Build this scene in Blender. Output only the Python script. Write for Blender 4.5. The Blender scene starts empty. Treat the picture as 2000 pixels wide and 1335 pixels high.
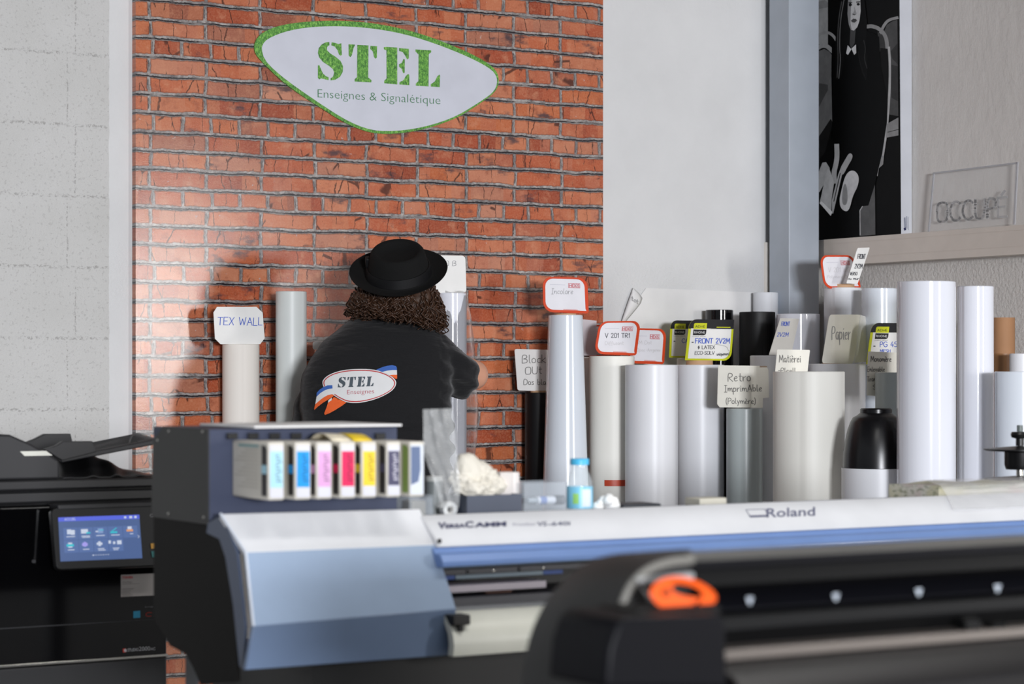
import bpy, bmesh, math, random
from mathutils import Vector, Matrix, noise
from mathutils.bvhtree import BVHTree

random.seed(7)
scene = bpy.context.scene
COL = scene.collection

# ---------------------------------------------------------------- camera, world, lights, exposure
F, CX, HY, HC = 4500.0, 1000.0, 720.0, 1.35        # focal length in px, horizon row, eye height
TH = math.atan(F / 7400.0)                          # the camera is turned to the right of the back wall's normal
C, S = math.cos(TH), math.sin(TH)
YW, XW = 8.05, 6.49                                 # back wall and right wall

cam_data = bpy.data.cameras.new('camera')
cam = bpy.data.objects.new('camera', cam_data)
COL.objects.link(cam)
cam.location = (0, 0, HC)
cam.rotation_euler = (math.radians(90), 0, -TH)
cam_data.sensor_width = 36
cam_data.lens = F * 36 / 2000
cam_data.shift_y = (HY - 667.5) / 2000
cam_data.clip_start = 0.05
cam_data.dof.use_dof = True
cam_data.dof.focus_distance = 8.5
cam_data.dof.aperture_fstop = cam_data.lens / 1000 / 0.0165
scene.camera = cam

vs = scene.view_settings
vs.view_transform = 'Standard'
vs.look = 'None'
vs.gamma = 1
vs.exposure = -0.17
vs.use_curve_mapping = False
scene.cycles.max_bounces = 10
scene.cycles.caustics_reflective = False
scene.cycles.caustics_refractive = False

world = bpy.data.worlds.new('world')
scene.world = world
world.use_nodes = True
wn = world.node_tree
wn.nodes['Background'].inputs[1].default_value = 0.9
# the rest of the workshop: dim near the floor, brighter towards its roof lights
_tc = wn.nodes.new('ShaderNodeTexCoord')
_sp = wn.nodes.new('ShaderNodeSeparateXYZ')
_mr = wn.nodes.new('ShaderNodeMapRange')
_mr.inputs[1].default_value, _mr.inputs[2].default_value = -1, 1
_rp = wn.nodes.new('ShaderNodeValToRGB')
_els = [(0.0, 0.10), (0.47, 0.17), (0.53, 0.34), (0.64, 0.72), (1.0, 1.5)]
while len(_rp.color_ramp.elements) < len(_els): _rp.color_ramp.elements.new(0.5)
for _e, (_p, _v) in zip(_rp.color_ramp.elements, _els):
    _e.position, _e.color = _p, (_v * .90, _v * .94, _v, 1)
wn.links.new(_tc.outputs['Generated'], _sp.inputs[0])
wn.links.new(_sp.outputs[2], _mr.inputs[0])
wn.links.new(_mr.outputs[0], _rp.inputs[0])
wn.links.new(_rp.outputs[0], wn.nodes['Background'].inputs[0])

def area_light(name, loc, target, sx, sy, power, color):
    d = bpy.data.lights.new(name, 'AREA')
    d.shape = 'RECTANGLE'
    d.size, d.size_y, d.energy, d.color = sx, sy, power, color
    o = bpy.data.objects.new(name, d)
    COL.objects.link(o)
    o.location = loc
    o.rotation_euler = (Vector(target) - Vector(loc)).to_track_quat('-Z', 'Y').to_euler()
    return o
area_light('window_light_right', (7.24, -1.6, 1.72), (3.7, 8.0, 1.4), 0.5, 1.6, 200, (1.0, 0.98, 0.96))
area_light('ceiling_lamp', (2.9, 3.0, 3.25), (2.9, 3.3, 0), 1.6, 0.35, 30, (1.0, 0.98, 0.95))
area_light('window_light_behind', (-2.7, -14.0, 2.3), (4.8, 7.5, 1.35), 2.9, 1.5, 4100, (0.93, 0.95, 1.0))

# ---------------------------------------------------------------- pixel rays to points of the room
def ray(px, py):
    a = (px - CX) / F
    return Vector((a * C + S, C - a * S, (HY - py) / F))
EYE = Vector((0, 0, HC))
def hit(px, py, p0, n):
    d = ray(px, py)
    return EYE + d * ((p0 - EYE).dot(n) / d.dot(n))
def at(px, py, Y):
    d = ray(px, py)
    return EYE + d * (Y / d.y)
def atX(px, py, X):
    d = ray(px, py)
    return EYE + d * (X / d.x)
NY = Vector((0, -1, 0))
NX = Vector((-1, 0, 0))

# ---------------------------------------------------------------- materials
def lin(c):
    out = []
    for v in c:
        v = v / 255.0
        out.append(v / 12.92 if v <= 0.04045 else ((v + 0.055) / 1.055) ** 2.4)
    return (*out, 1.0)
MATS = {}
def mat(name, rgb, rough=0.5, metal=0.0, spec=0.5, bump=None, trans=0.0, alpha=1.0, emit=0.0, ior=1.45, coat=0.0, var=None):
    if name in MATS:
        return MATS[name]
    m = bpy.data.materials.new(name)
    m.use_nodes = True
    nt = m.node_tree
    b = nt.nodes['Principled BSDF']
    b.inputs['Base Color'].default_value = lin(rgb)
    b.inputs['Roughness'].default_value = rough
    b.inputs['Metallic'].default_value = metal
    b.inputs['Specular IOR Level'].default_value = spec
    b.inputs['IOR'].default_value = ior
    b.inputs['Transmission Weight'].default_value = trans
    b.inputs['Alpha'].default_value = alpha
    b.inputs['Coat Weight'].default_value = coat
    if emit:
        b.inputs['Emission Color'].default_value = lin(rgb)
        b.inputs['Emission Strength'].default_value = emit
        b.inputs['Base Color'].default_value = (0.01, 0.01, 0.01, 1)
    geo = nt.nodes.new('ShaderNodeNewGeometry')
    if bump:
        n = nt.nodes.new('ShaderNodeTexNoise')
        n.inputs['Scale'].default_value = bump[0]
        n.inputs['Detail'].default_value = 5
        nt.links.new(geo.outputs['Position'], n.inputs['Vector'])
        bp = nt.nodes.new('ShaderNodeBump')
        bp.inputs['Strength'].default_value = bump[1]
        bp.inputs['Distance'].default_value = bump[2] if len(bump) > 2 else 0.01
        nt.links.new(n.outputs['Fac'], bp.inputs['Height'])
        nt.links.new(bp.outputs['Normal'], b.inputs['Normal'])
    if not emit:                                      # a faint procedural unevenness of the colour
        n2 = nt.nodes.new('ShaderNodeTexNoise')
        n2.inputs['Scale'].default_value = var[0] if var else 9.0
        n2.inputs['Detail'].default_value = 4
        nt.links.new(geo.outputs['Position'], n2.inputs['Vector'])
        rp = nt.nodes.new('ShaderNodeValToRGB')
        k = var[1] if var else 0.04
        c0 = lin(rgb)
        rp.color_ramp.elements[0].position = 0.3
        rp.color_ramp.elements[1].position = 0.7
        rp.color_ramp.elements[0].color = (*[x * (1 - k) for x in c0[:3]], 1)
        rp.color_ramp.elements[1].color = (*[min(1, x * (1 + k)) for x in c0[:3]], 1)
        nt.links.new(n2.outputs['Fac'], rp.inputs['Fac'])
        nt.links.new(rp.outputs['Color'], b.inputs['Base Color'])
    MATS[name] = m
    return m

# ---------------------------------------------------------------- mesh builder
class MB:
    def __init__(s):
        s.v, s.f, s.m, s.mi = [], [], [], 0
    def add(s, vs_, fs_):
        o = len(s.v)
        s.v += [Vector(p) for p in vs_]
        s.f += [[i + o for i in f] for f in fs_]
        s.m += [s.mi] * len(fs_)
        return s
    def box(s, x0, x1, y0, y1, z0, z1):
        return s.add([(x0, y0, z0), (x1, y0, z0), (x1, y1, z0), (x0, y1, z0), (x0, y0, z1), (x1, y0, z1), (x1, y1, z1), (x0, y1, z1)],
                     [(0, 3, 2, 1), (4, 5, 6, 7), (0, 1, 5, 4), (1, 2, 6, 5), (2, 3, 7, 6), (3, 0, 4, 7)])
    def prism(s, pts, vec):
        n = len(pts)
        vec = Vector(vec)
        a = [Vector(p) for p in pts]
        return s.add(a + [p + vec for p in a], [list(range(n))[::-1], list(range(n, 2 * n))] + [(i, (i + 1) % n, n + (i + 1) % n, n + i) for i in range(n)])
    def prismX(s, prof, x0, x1):
        return s.prism([(x0, y, z) for y, z in prof], (x1 - x0, 0, 0))
    def face(s, pts):
        return s.add(pts, [list(range(len(pts)))])
    def loft(s, secs, cap=True, closed=True):
        n = len(secs[0])
        vs_, fs_ = [], []
        for q in secs:
            vs_ += list(q)
        for k in range(len(secs) - 1):
            for i in range(n if closed else n - 1):
                j = (i + 1) % n
                fs_.append((k * n + i, k * n + j, (k + 1) * n + j, (k + 1) * n + i))
        if cap:
            fs_.append(list(range(n))[::-1])
            fs_.append([(len(secs) - 1) * n + i for i in range(n)])
        return s.add(vs_, fs_)
    def lathe(s, prof, c=(0, 0, 0), seg=40, M=None, sy=1.0, f=None):
        vs_, fs_ = [], []
        n = len(prof)
        for k in range(seg):
            a = 2 * math.pi * k / seg
            for r, z in prof:
                p = Vector((r * math.cos(a), r * math.sin(a) * sy, z))
                if f: p = f(p)
                if M: p = M @ p
                vs_.append(p + Vector(c))
        for k in range(seg):
            k2 = (k + 1) % seg
            for i in range(n - 1):
                fs_.append((k * n + i, k2 * n + i, k2 * n + i + 1, k * n + i + 1))
        return s.add(vs_, fs_)
    def cyl(s, c, r, z0, z1, seg=32):
        return s.lathe([(0, z0), (r, z0), (r, z1), (0, z1)], (c[0], c[1], 0), seg)
    def tube(s, path, r, seg=8, cap=True):
        P = [Vector(p) for p in path]
        secs = []
        up = Vector((0.13, 0.31, 0.94))
        for i, p in enumerate(P):
            t = (P[min(i + 1, len(P) - 1)] - P[max(i - 1, 0)]).normalized()
            u = t.cross(up)
            if u.length < 1e-4: u = t.cross(Vector((1, 0, 0)))
            u.normalize()
            w = t.cross(u).normalized()
            up = -u.cross(t) if False else up
            rr = r[i] if isinstance(r, (list, tuple)) else r
            secs.append([p + (u * math.cos(2 * math.pi * k / seg) + w * math.sin(2 * math.pi * k / seg)) * rr for k in range(seg)])
        return s.loft(secs, cap)
    def ball(s, c, r, seg=14, ring=9, M=None):
        if not isinstance(r, (tuple, list)): r = (r, r, r)
        vs_, fs_ = [], []
        for i in range(ring + 1):
            t = math.pi * i / ring
            for k in range(seg):
                a = 2 * math.pi * k / seg
                p = Vector((r[0] * math.sin(t) * math.cos(a), r[1] * math.sin(t) * math.sin(a), r[2] * math.cos(t)))
                if M: p = M @ p
                vs_.append(p + Vector(c))
        for i in range(ring):
            for k in range(seg):
                k2 = (k + 1) % seg
                fs_.append((i * seg + k, i * seg + k2, (i + 1) * seg + k2, (i + 1) * seg + k))
        return s.add(vs_, fs_)
    def capsule(s, p0, p1, r0, r1, n=None):
        p0, p1 = Vector(p0), Vector(p1)
        L = (p1 - p0).length
        n = n or max(2, int(L / (min(r0, r1) * 0.4)) + 1)
        for i in range(n + 1):
            t = i / n
            s.ball(p0.lerp(p1, t), r0 + (r1 - r0) * t, 12, 8)
        return s

def tag(o, label=None, cat=None, group=None, kind=None):
    if label: o['label'] = label
    if cat: o['category'] = cat
    if group: o['group'] = group
    if kind: o['kind'] = kind
    return o
ROOT = {}
def thing(name, label, cat, loc, group=None):
    o = bpy.data.objects.new(name, None)
    COL.objects.link(o)
    o.empty_display_size = 0.05
    o.location = loc
    ROOT[o] = Vector(loc)
    return tag(o, label, cat, group)
def obj(name, mb, mats, parent=None, bevel=0, smooth=True, ang=38, seg=2, local=False, label=None, base=None, merge=True):
    me = bpy.data.meshes.new(name)
    off = Vector((0, 0, 0))
    if parent is not None and not local:
        q = parent
        off = ROOT[q]
    elif base is not None:
        off = Vector(base)
    me.from_pydata([tuple(p - off) for p in mb.v], [], mb.f)
    if not isinstance(mats, (list, tuple)): mats = [mats]
    for m in mats: me.materials.append(m)
    for p, i in zip(me.polygons, mb.m): p.material_index = i
    bm = bmesh.new()
    bm.from_mesh(me)
    if merge: bmesh.ops.remove_doubles(bm, verts=bm.verts, dist=1e-6)
    bmesh.ops.dissolve_degenerate(bm, edges=bm.edges, dist=1e-7)
    bmesh.ops.recalc_face_normals(bm, faces=bm.faces)
    bm.to_mesh(me)
    bm.free()
    if smooth:
        me.shade_smooth()
        me.set_sharp_from_angle(angle=math.radians(ang))
    o = bpy.data.objects.new(name, me)
    COL.objects.link(o)
    if parent is not None:
        o.parent = parent
        ROOT[o] = ROOT.get(parent, Vector())
    else:
        o.location = off
        ROOT[o] = off
    if bevel:
        b = o.modifiers.new('bevel', 'BEVEL')
        b.width, b.segments, b.limit_method, b.angle_limit = bevel, seg, 'ANGLE', math.radians(40)
        b.harden_normals = False
    if label: o['label'] = label
    return o
def struct(name, mb, m, **k):
    return tag(obj(name, mb, m, **k), kind='structure')

# ---------------------------------------------------------------- flat graphics on a plane
class Surf:
    """a plane in the room and a picture quadrilateral on it; (u, v) run 0..1 rightwards and downwards"""
    def __init__(s, q, p0, n):
        s.q, s.p0, s.n = q, Vector(p0), Vector(n).normalized()
    def px(s, u, v):
        (ax, ay), (bx, by), (cx, cy), (dx, dy) = s.q
        return (ax * (1 - u) * (1 - v) + bx * u * (1 - v) + cx * u * v + dx * (1 - u) * v,
                ay * (1 - u) * (1 - v) + by * u * (1 - v) + cy * u * v + dy * (1 - u) * v)
    def W(s, u, v, layer=0.0):
        return hit(*s.px(u, v), s.p0 + s.n * layer, s.n)
    def P(s, x, y, layer=0.0):
        return hit(x, y, s.p0 + s.n * layer, s.n)
def plane(q, Y): return Surf(q, (0, Y, 0), NY)

def chaikin(pts, n=2):
    for _ in range(n):
        out = [pts[0]]
        for a, b in zip(pts[:-1], pts[1:]):
            out.append((a[0] * .75 + b[0] * .25, a[1] * .75 + b[1] * .25))
            out.append((a[0] * .25 + b[0] * .75, a[1] * .25 + b[1] * .75))
        out.append(pts[-1])
        pts = out
    return pts
def closed_smooth(pts, n=2):
    for _ in range(n):
        out = []
        for a, b in zip(pts, pts[1:] + pts[:1]):
            out.append((a[0] * .75 + b[0] * .25, a[1] * .75 + b[1] * .25))
            out.append((a[0] * .25 + b[0] * .75, a[1] * .25 + b[1] * .75))
        pts = out
    return pts
def ribbon(pts, w):
    """quads (in the same 2D space) along a polyline"""
    out = []
    for a, b in zip(pts[:-1], pts[1:]):
        dx, dy = b[0] - a[0], b[1] - a[1]
        L = math.hypot(dx, dy) or 1e-9
        ex, ey = dx / L * w * .35, dy / L * w * .35
        nx, ny = -dy / L * w / 2, dx / L * w / 2
        out.append([(a[0] - ex + nx, a[1] - ey + ny), (b[0] + ex + nx, b[1] + ey + ny), (b[0] + ex - nx, b[1] + ey - ny), (a[0] - ex - nx, a[1] - ey - ny)])
    return out
def flat(name, surf, polys, m, layer, parent, uv=False, label=None):
    mb = MB()
    for i, p in enumerate(polys):
        fn = surf.W if uv else surf.P
        mb.face([fn(x, y, layer + 0.00001 * (i % 7)) for x, y in p])
    return obj(name, mb, m, parent, smooth=False, label=label, merge=False)
def rquad(r, n=5, box=(0, 0, 1, 1), asp=1.0):
    """rounded unit square, r = radii (tl, tr, br, bl) along u; asp = width / height"""
    x0, y0, x1, y1 = box
    if not isinstance(r, (tuple, list)): r = (r,) * 4
    out = []
    for (cx, cy, sx, sy, a0), rr in zip([(x0, y0, 1, 1, 180), (x1, y0, -1, 1, 270), (x1, y1, -1, -1, 0), (x0, y1, 1, -1, 90)], r):
        if rr == 0:
            out.append((cx, cy))
            continue
        ox, oy = cx + sx * rr, cy + sy * rr * asp
        for k in range(n + 1):
            a = math.radians(a0 + 90 * k / n)
            out.append((ox + rr * math.cos(a), oy + rr * asp * math.sin(a)))
    return out

# single-line handwriting
G = {
'A': (.7, [[(0,0),(.35,1),(.7,0)],[(.12,.38),(.58,.38)]]), 'B': (.6, [[(0,0),(0,1),(.4,1),(.55,.85),(.52,.62),(.05,.52),(.5,.48),(.62,.28),(.5,.04),(0,0)]]),
'C': (.65, [[(.65,.85),(.45,1),(.15,.95),(0,.6),(0,.35),(.18,.03),(.45,0),(.65,.15)]]), 'D': (.65, [[(0,0),(0,1),(.4,1),(.66,.7),(.66,.3),(.4,0),(0,0)]]),
'E': (.55, [[(.55,1),(0,1),(0,0),(.55,0)],[(0,.52),(.45,.52)]]), 'F': (.55, [[(.55,1),(0,1),(0,0)],[(0,.52),(.42,.52)]]),
'G': (.68, [[(.65,.85),(.45,1),(.15,.95),(0,.6),(0,.3),(.2,0),(.5,0),(.66,.2),(.66,.45),(.4,.45)]]), 'I': (.4, [[(0,1),(.4,1)],[(.2,1),(.2,0)],[(0,0),(.4,0)]]),
'L': (.5, [[(0,1),(0,0),(.5,0)]]), 'M': (.8, [[(0,0),(.1,1),(.4,.3),(.7,1),(.8,0)]]), 'N': (.65, [[(0,0),(0,1),(.62,0),(.65,1)]]),
'O': (.7, [[(.35,1),(.05,.95),(0,.5),(.05,.05),(.35,0),(.65,.05),(.7,.5),(.65,.95),(.35,1)]]), 'P': (.55, [[(0,0),(0,1),(.42,1),(.58,.8),(.5,.5),(0,.45)]]),
'R': (.6, [[(0,0),(0,1),(.42,1),(.58,.78),(.45,.52),(0,.5),(.6,0)]]), 'S': (.55, [[(.52,.88),(.3,1),(.05,.9),(.02,.65),(.5,.42),(.52,.12),(.28,0),(0,.12)]]),
'T': (.65, [[(0,1),(.65,1)],[(.33,1),(.33,0)]]), 'U': (.62, [[(0,1),(0,.3),(.1,0),(.5,0),(.62,.3),(.62,1)]]), 'V': (.65, [[(0,1),(.32,0),(.65,1)]]),
'W': (.9, [[(0,1),(.22,0),(.45,.8),(.68,0),(.9,1)]]), 'X': (.65, [[(0,0),(.65,1)],[(.05,1),(.6,0)]]),
'0': (.55, [[(.28,1),(.05,.95),(0,.5),(.05,.05),(.28,0),(.5,.05),(.55,.5),(.5,.95),(.28,1)]]), '1': (.25, [[(0,.75),(.22,1),(.22,0)]]),
'2': (.55, [[(.02,.8),(.15,1),(.45,.98),(.5,.7),(.3,.35),(0,0),(.55,.02)]]), '3': (.5, [[(0,.95),(.4,1),(.45,.72),(.15,.55),(.5,.4),(.45,.05),(0,.05)]]),
'4': (.55, [[(.35,1),(0,.35),(.55,.35)],[(.4,.6),(.36,0)]]), 'H': (.6, [[(0,0),(0,1)],[(.6,0),(.6,1)],[(0,.5),(.6,.5)]]), '6': (.5, [[(.42,1),(.12,.7),(0,.3),(.2,0),(.48,.12),(.46,.42),(.2,.5),(.03,.3)]]),
'5': (.5, [[(.5,1),(.08,1),(.04,.55),(.4,.6),(.52,.3),(.35,0),(0,.05)]]),
'a': (.5, [[(.45,.5),(.2,.62),(0,.35),(.1,.02),(.35,.05),(.45,.5),(.45,.1),(.52,0)]]), 'b': (.45, [[(0,1),(0,0),(.3,0),(.46,.28),(.3,.55),(.03,.45)]]),
'c': (.4, [[(.4,.5),(.2,.6),(0,.35),(.1,.03),(.4,.1)]]), 'd': (.5, [[(.45,.45),(.2,.6),(0,.3),(.15,0),(.42,.1),(.48,1),(.46,0)]]),
'e': (.45, [[(.03,.28),(.4,.36),(.35,.58),(.1,.52),(0,.25),(.12,0),(.42,.08)]]), 'f': (.4, [[(.4,.9),(.25,1),(.15,.7),(.15,-.3)],[(0,.5),(.35,.5)]]),
'g': (.45, [[(.42,.5),(.15,.6),(0,.3),(.15,.02),(.4,.15),(.43,.55),(.42,-.2),(.2,-.38),(.02,-.25)]]), 'i': (.15, [[(.07,.58),(.07,.05),(.15,0)],[(.06,.78),(.09,.83)]]),
'k': (.45, [[(0,1),(0,0)],[(.4,.6),(.03,.28),(.45,0)]]), 'l': (.2, [[(.06,1),(.05,.1),(.2,0)]]),
'm': (.7, [[(0,.58),(.02,0),(.04,.42),(.22,.6),(.33,.45),(.33,0),(.36,.42),(.55,.6),(.66,.42),(.7,0)]]), 'n': (.45, [[(0,.58),(.02,0),(.05,.42),(.28,.6),(.4,.42),(.43,0)]]),
'o': (.45, [[(.22,.6),(0,.45),(.02,.1),(.22,0),(.43,.1),(.44,.45),(.22,.6)]]), 'p': (.45, [[(0,.6),(0,-.38)],[(.02,.45),(.25,.62),(.45,.38),(.3,.02),(.02,.08)]]),
'q': (.45, [[(.42,.5),(.15,.6),(0,.3),(.15,.02),(.4,.15)],[(.43,.6),(.42,-.38)]]), 'r': (.35, [[(0,.58),(.02,0),(.06,.4),(.35,.58)]]),
's': (.38, [[(.36,.52),(.15,.6),(.03,.45),(.35,.2),(.25,0),(0,.06)]]), 't': (.35, [[(.15,.95),(.14,.1),(.33,.02)],[(0,.62),(.35,.62)]]),
'u': (.45, [[(0,.58),(.03,.08),(.25,0),(.42,.2),(.42,.58),(.46,0)]]), 'v': (.42, [[(0,.58),(.2,0),(.42,.58)]]), 'w': (.6, [[(0,.58),(.15,0),(.3,.5),(.45,0),(.6,.58)]]),
'y': (.42, [[(0,.58),(.2,.1)],[(.42,.58),(.1,-.38)]]), '-': (.35, [[(0,.45),(.35,.45)]]), '(': (.22, [[(.22,1.1),(.02,.7),(.02,.2),(.22,-.2)]]), ')': (.22, [[(0,1.1),(.2,.7),(.2,.2),(0,-.2)]]),
'.': (.08, [[(0,0),(.06,.05)]]), '/': (.4, [[(0,-.1),(.4,1.1)]]), '&': (.55, [[(.35,1),(.2,-.1)],[(.28,.85),(.05,.6),(.1,.2),(.35,.1),(.5,.4),(.28,.85)]]), ' ': (.35, []),
}
ACC = {'é': ('e', [(.15,.72),(.35,.92)]), 'è': ('e', [(.1,.92),(.3,.72)]), 'É': ('E', [(.2,1.12),(.42,1.32)])}
SHARP = set('AEFHIKLMNTVWXik14tvwyr-./')
def writing(txt, x, y, h, w=None, rise=0.0, slant=0.0, thick=None, jitter=0.0, rs=3):
    """polygons in the 2D space of (x, y down); (x, y) = start of the baseline, h = capital height, w = total width"""
    rnd = random.Random(rs)
    runs, cx = [], 0.0
    for ch in txt:
        acc = None
        if ch in ACC: ch0, acc = ACC[ch]
        else: ch0 = ch
        cw, pl = G[ch0]
        jy = rnd.uniform(-jitter, jitter)
        for p in pl + ([acc] if acc else []):
            q = p if ch0 in SHARP or len(p) < 3 else chaikin(p)
            runs.append([(cx + a + slant * b, b + jy) for a, b in q])
        cx += cw + .16
    k = (w / max(cx - .16, .01)) if w else h
    out = []
    for r in runs:
        out += ribbon([(x + a * k, y - b * h - rise * a * k) for a, b in r], thick or h * .09)
    return out

# type set with the built-in font
_T = {}
def glyphs(txt, bold=0.0):
    if (txt, bold) in _T: return _T[(txt, bold)]
    cu = bpy.data.curves.new('type', 'FONT')
    cu.body = txt
    cu.resolution_u = 3
    cu.offset = bold
    o = bpy.data.objects.new('type', cu)
    COL.objects.link(o)
    dg = bpy.context.evaluated_depsgraph_get()
    me = bpy.data.meshes.new_from_object(o.evaluated_get(dg))
    vs_ = [(v.co.x, v.co.y) for v in me.vertices]
    fs_ = [list(p.vertices) for p in me.polygons]
    bpy.data.objects.remove(o)
    bpy.data.curves.remove(cu)
    bpy.data.meshes.remove(me)
    x0, x1 = min(v[0] for v in vs_), max(v[0] for v in vs_)
    _T[(txt, bold)] = (vs_, fs_, x0, x1)
    return _T[(txt, bold)]
def typeset(txt, x0, y0, x1, y1, h, bold=0.0, slant=0.0):
    """baseline from (x0, y0) to (x1, y1) with capitals h high (y down): polygons"""
    vs_, fs_, a, b = glyphs(txt, bold)
    k = 1 / max(b - a, 1e-6)
    def m(v):
        t = (v[0] - a) * k
        return (x0 + (x1 - x0) * t + slant * v[1] * h / .73, y0 + (y1 - y0) * t - v[1] * h / .73)
    return [[m(vs_[i]) for i in f] for f in fs_]

# ---------------------------------------------------------------- node helper
class NT:
    def __init__(s, name):
        s.m = bpy.data.materials.new(name)
        s.m.use_nodes = True
        s.t = s.m.node_tree
        s.b = s.t.nodes['Principled BSDF']
        g = s.t.nodes.new('ShaderNodeNewGeometry')
        sep = s.t.nodes.new('ShaderNodeSeparateXYZ')
        s.t.links.new(g.outputs['Position'], sep.inputs[0])
        s.pos, s.X, s.Y, s.Z = g.outputs['Position'], sep.outputs[0], sep.outputs[1], sep.outputs[2]
    def put(s, sock, v):
        if isinstance(v, (int, float)): sock.default_value = v
        elif isinstance(v, tuple): sock.default_value = v
        else: s.t.links.new(v, sock)
    def math(s, op, a, b=0.0, c=0.0, clamp=False):
        n = s.t.nodes.new('ShaderNodeMath')
        n.operation = op
        n.use_clamp = clamp
        s.put(n.inputs[0], a); s.put(n.inputs[1], b); s.put(n.inputs[2], c)
        return n.outputs[0]
    def vec(s, x, y, z=0.0):
        n = s.t.nodes.new('ShaderNodeCombineXYZ')
        s.put(n.inputs[0], x); s.put(n.inputs[1], y); s.put(n.inputs[2], z)
        return n.outputs[0]
    def noise(s, v, scale, detail=4, rough=.5):
        n = s.t.nodes.new('ShaderNodeTexNoise')
        n.inputs['Scale'].default_value, n.inputs['Detail'].default_value, n.inputs['Roughness'].default_value = scale, detail, rough
        s.t.links.new(v, n.inputs['Vector'])
        return n.outputs['Fac']
    def white(s, v):
        n = s.t.nodes.new('ShaderNodeTexWhiteNoise')
        s.t.links.new(v, n.inputs['Vector'])
        return n.outputs['Value']
    def voro(s, v, scale, feature='F1', out='Distance', rnd=1.0):
        n = s.t.nodes.new('ShaderNodeTexVoronoi')
        n.feature = feature
        n.inputs['Scale'].default_value = scale
        n.inputs['Randomness'].default_value = rnd
        s.t.links.new(v, n.inputs['Vector'])
        return n.outputs[out]
    def ramp(s, f, els, interp='LINEAR'):
        n = s.t.nodes.new('ShaderNodeValToRGB')
        r = n.color_ramp
        r.interpolation = interp
        while len(r.elements) < len(els): r.elements.new(0.5)
        for e, (p, c) in zip(r.elements, els):
            e.position = p
            e.color = lin(c)
        s.put(n.inputs[0], f)
        return n.outputs[0]
    def mix(s, f, a, b, mode='MIX'):
        n = s.t.nodes.new('ShaderNodeMix')
        n.data_type = 'RGBA'
        n.blend_type = mode
        s.put(n.inputs[0], f)
        s.put(n.inputs[6], a); s.put(n.inputs[7], b)
        return n.outputs[2]
    def mixf(s, f, a, b):
        n = s.t.nodes.new('ShaderNodeMix')
        s.put(n.inputs[0], f); s.put(n.inputs[2], a); s.put(n.inputs[3], b)
        return n.outputs[0]
    def step(s, x, a, b):
        n = s.t.nodes.new('ShaderNodeMapRange')
        n.interpolation_type = 'SMOOTHSTEP'
        s.put(n.inputs[0], x)
        n.inputs[1].default_value, n.inputs[2].default_value = a, b
        n.inputs[3].default_value, n.inputs[4].default_value = 0.0, 1.0
        return n.outputs[0]
    def bump(s, h, strength, dist):
        n = s.t.nodes.new('ShaderNodeBump')
        n.inputs['Strength'].default_value, n.inputs['Distance'].default_value = strength, dist
        s.put(n.inputs['Height'], h)
        s.t.links.new(n.outputs[0], s.b.inputs['Normal'])

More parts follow.
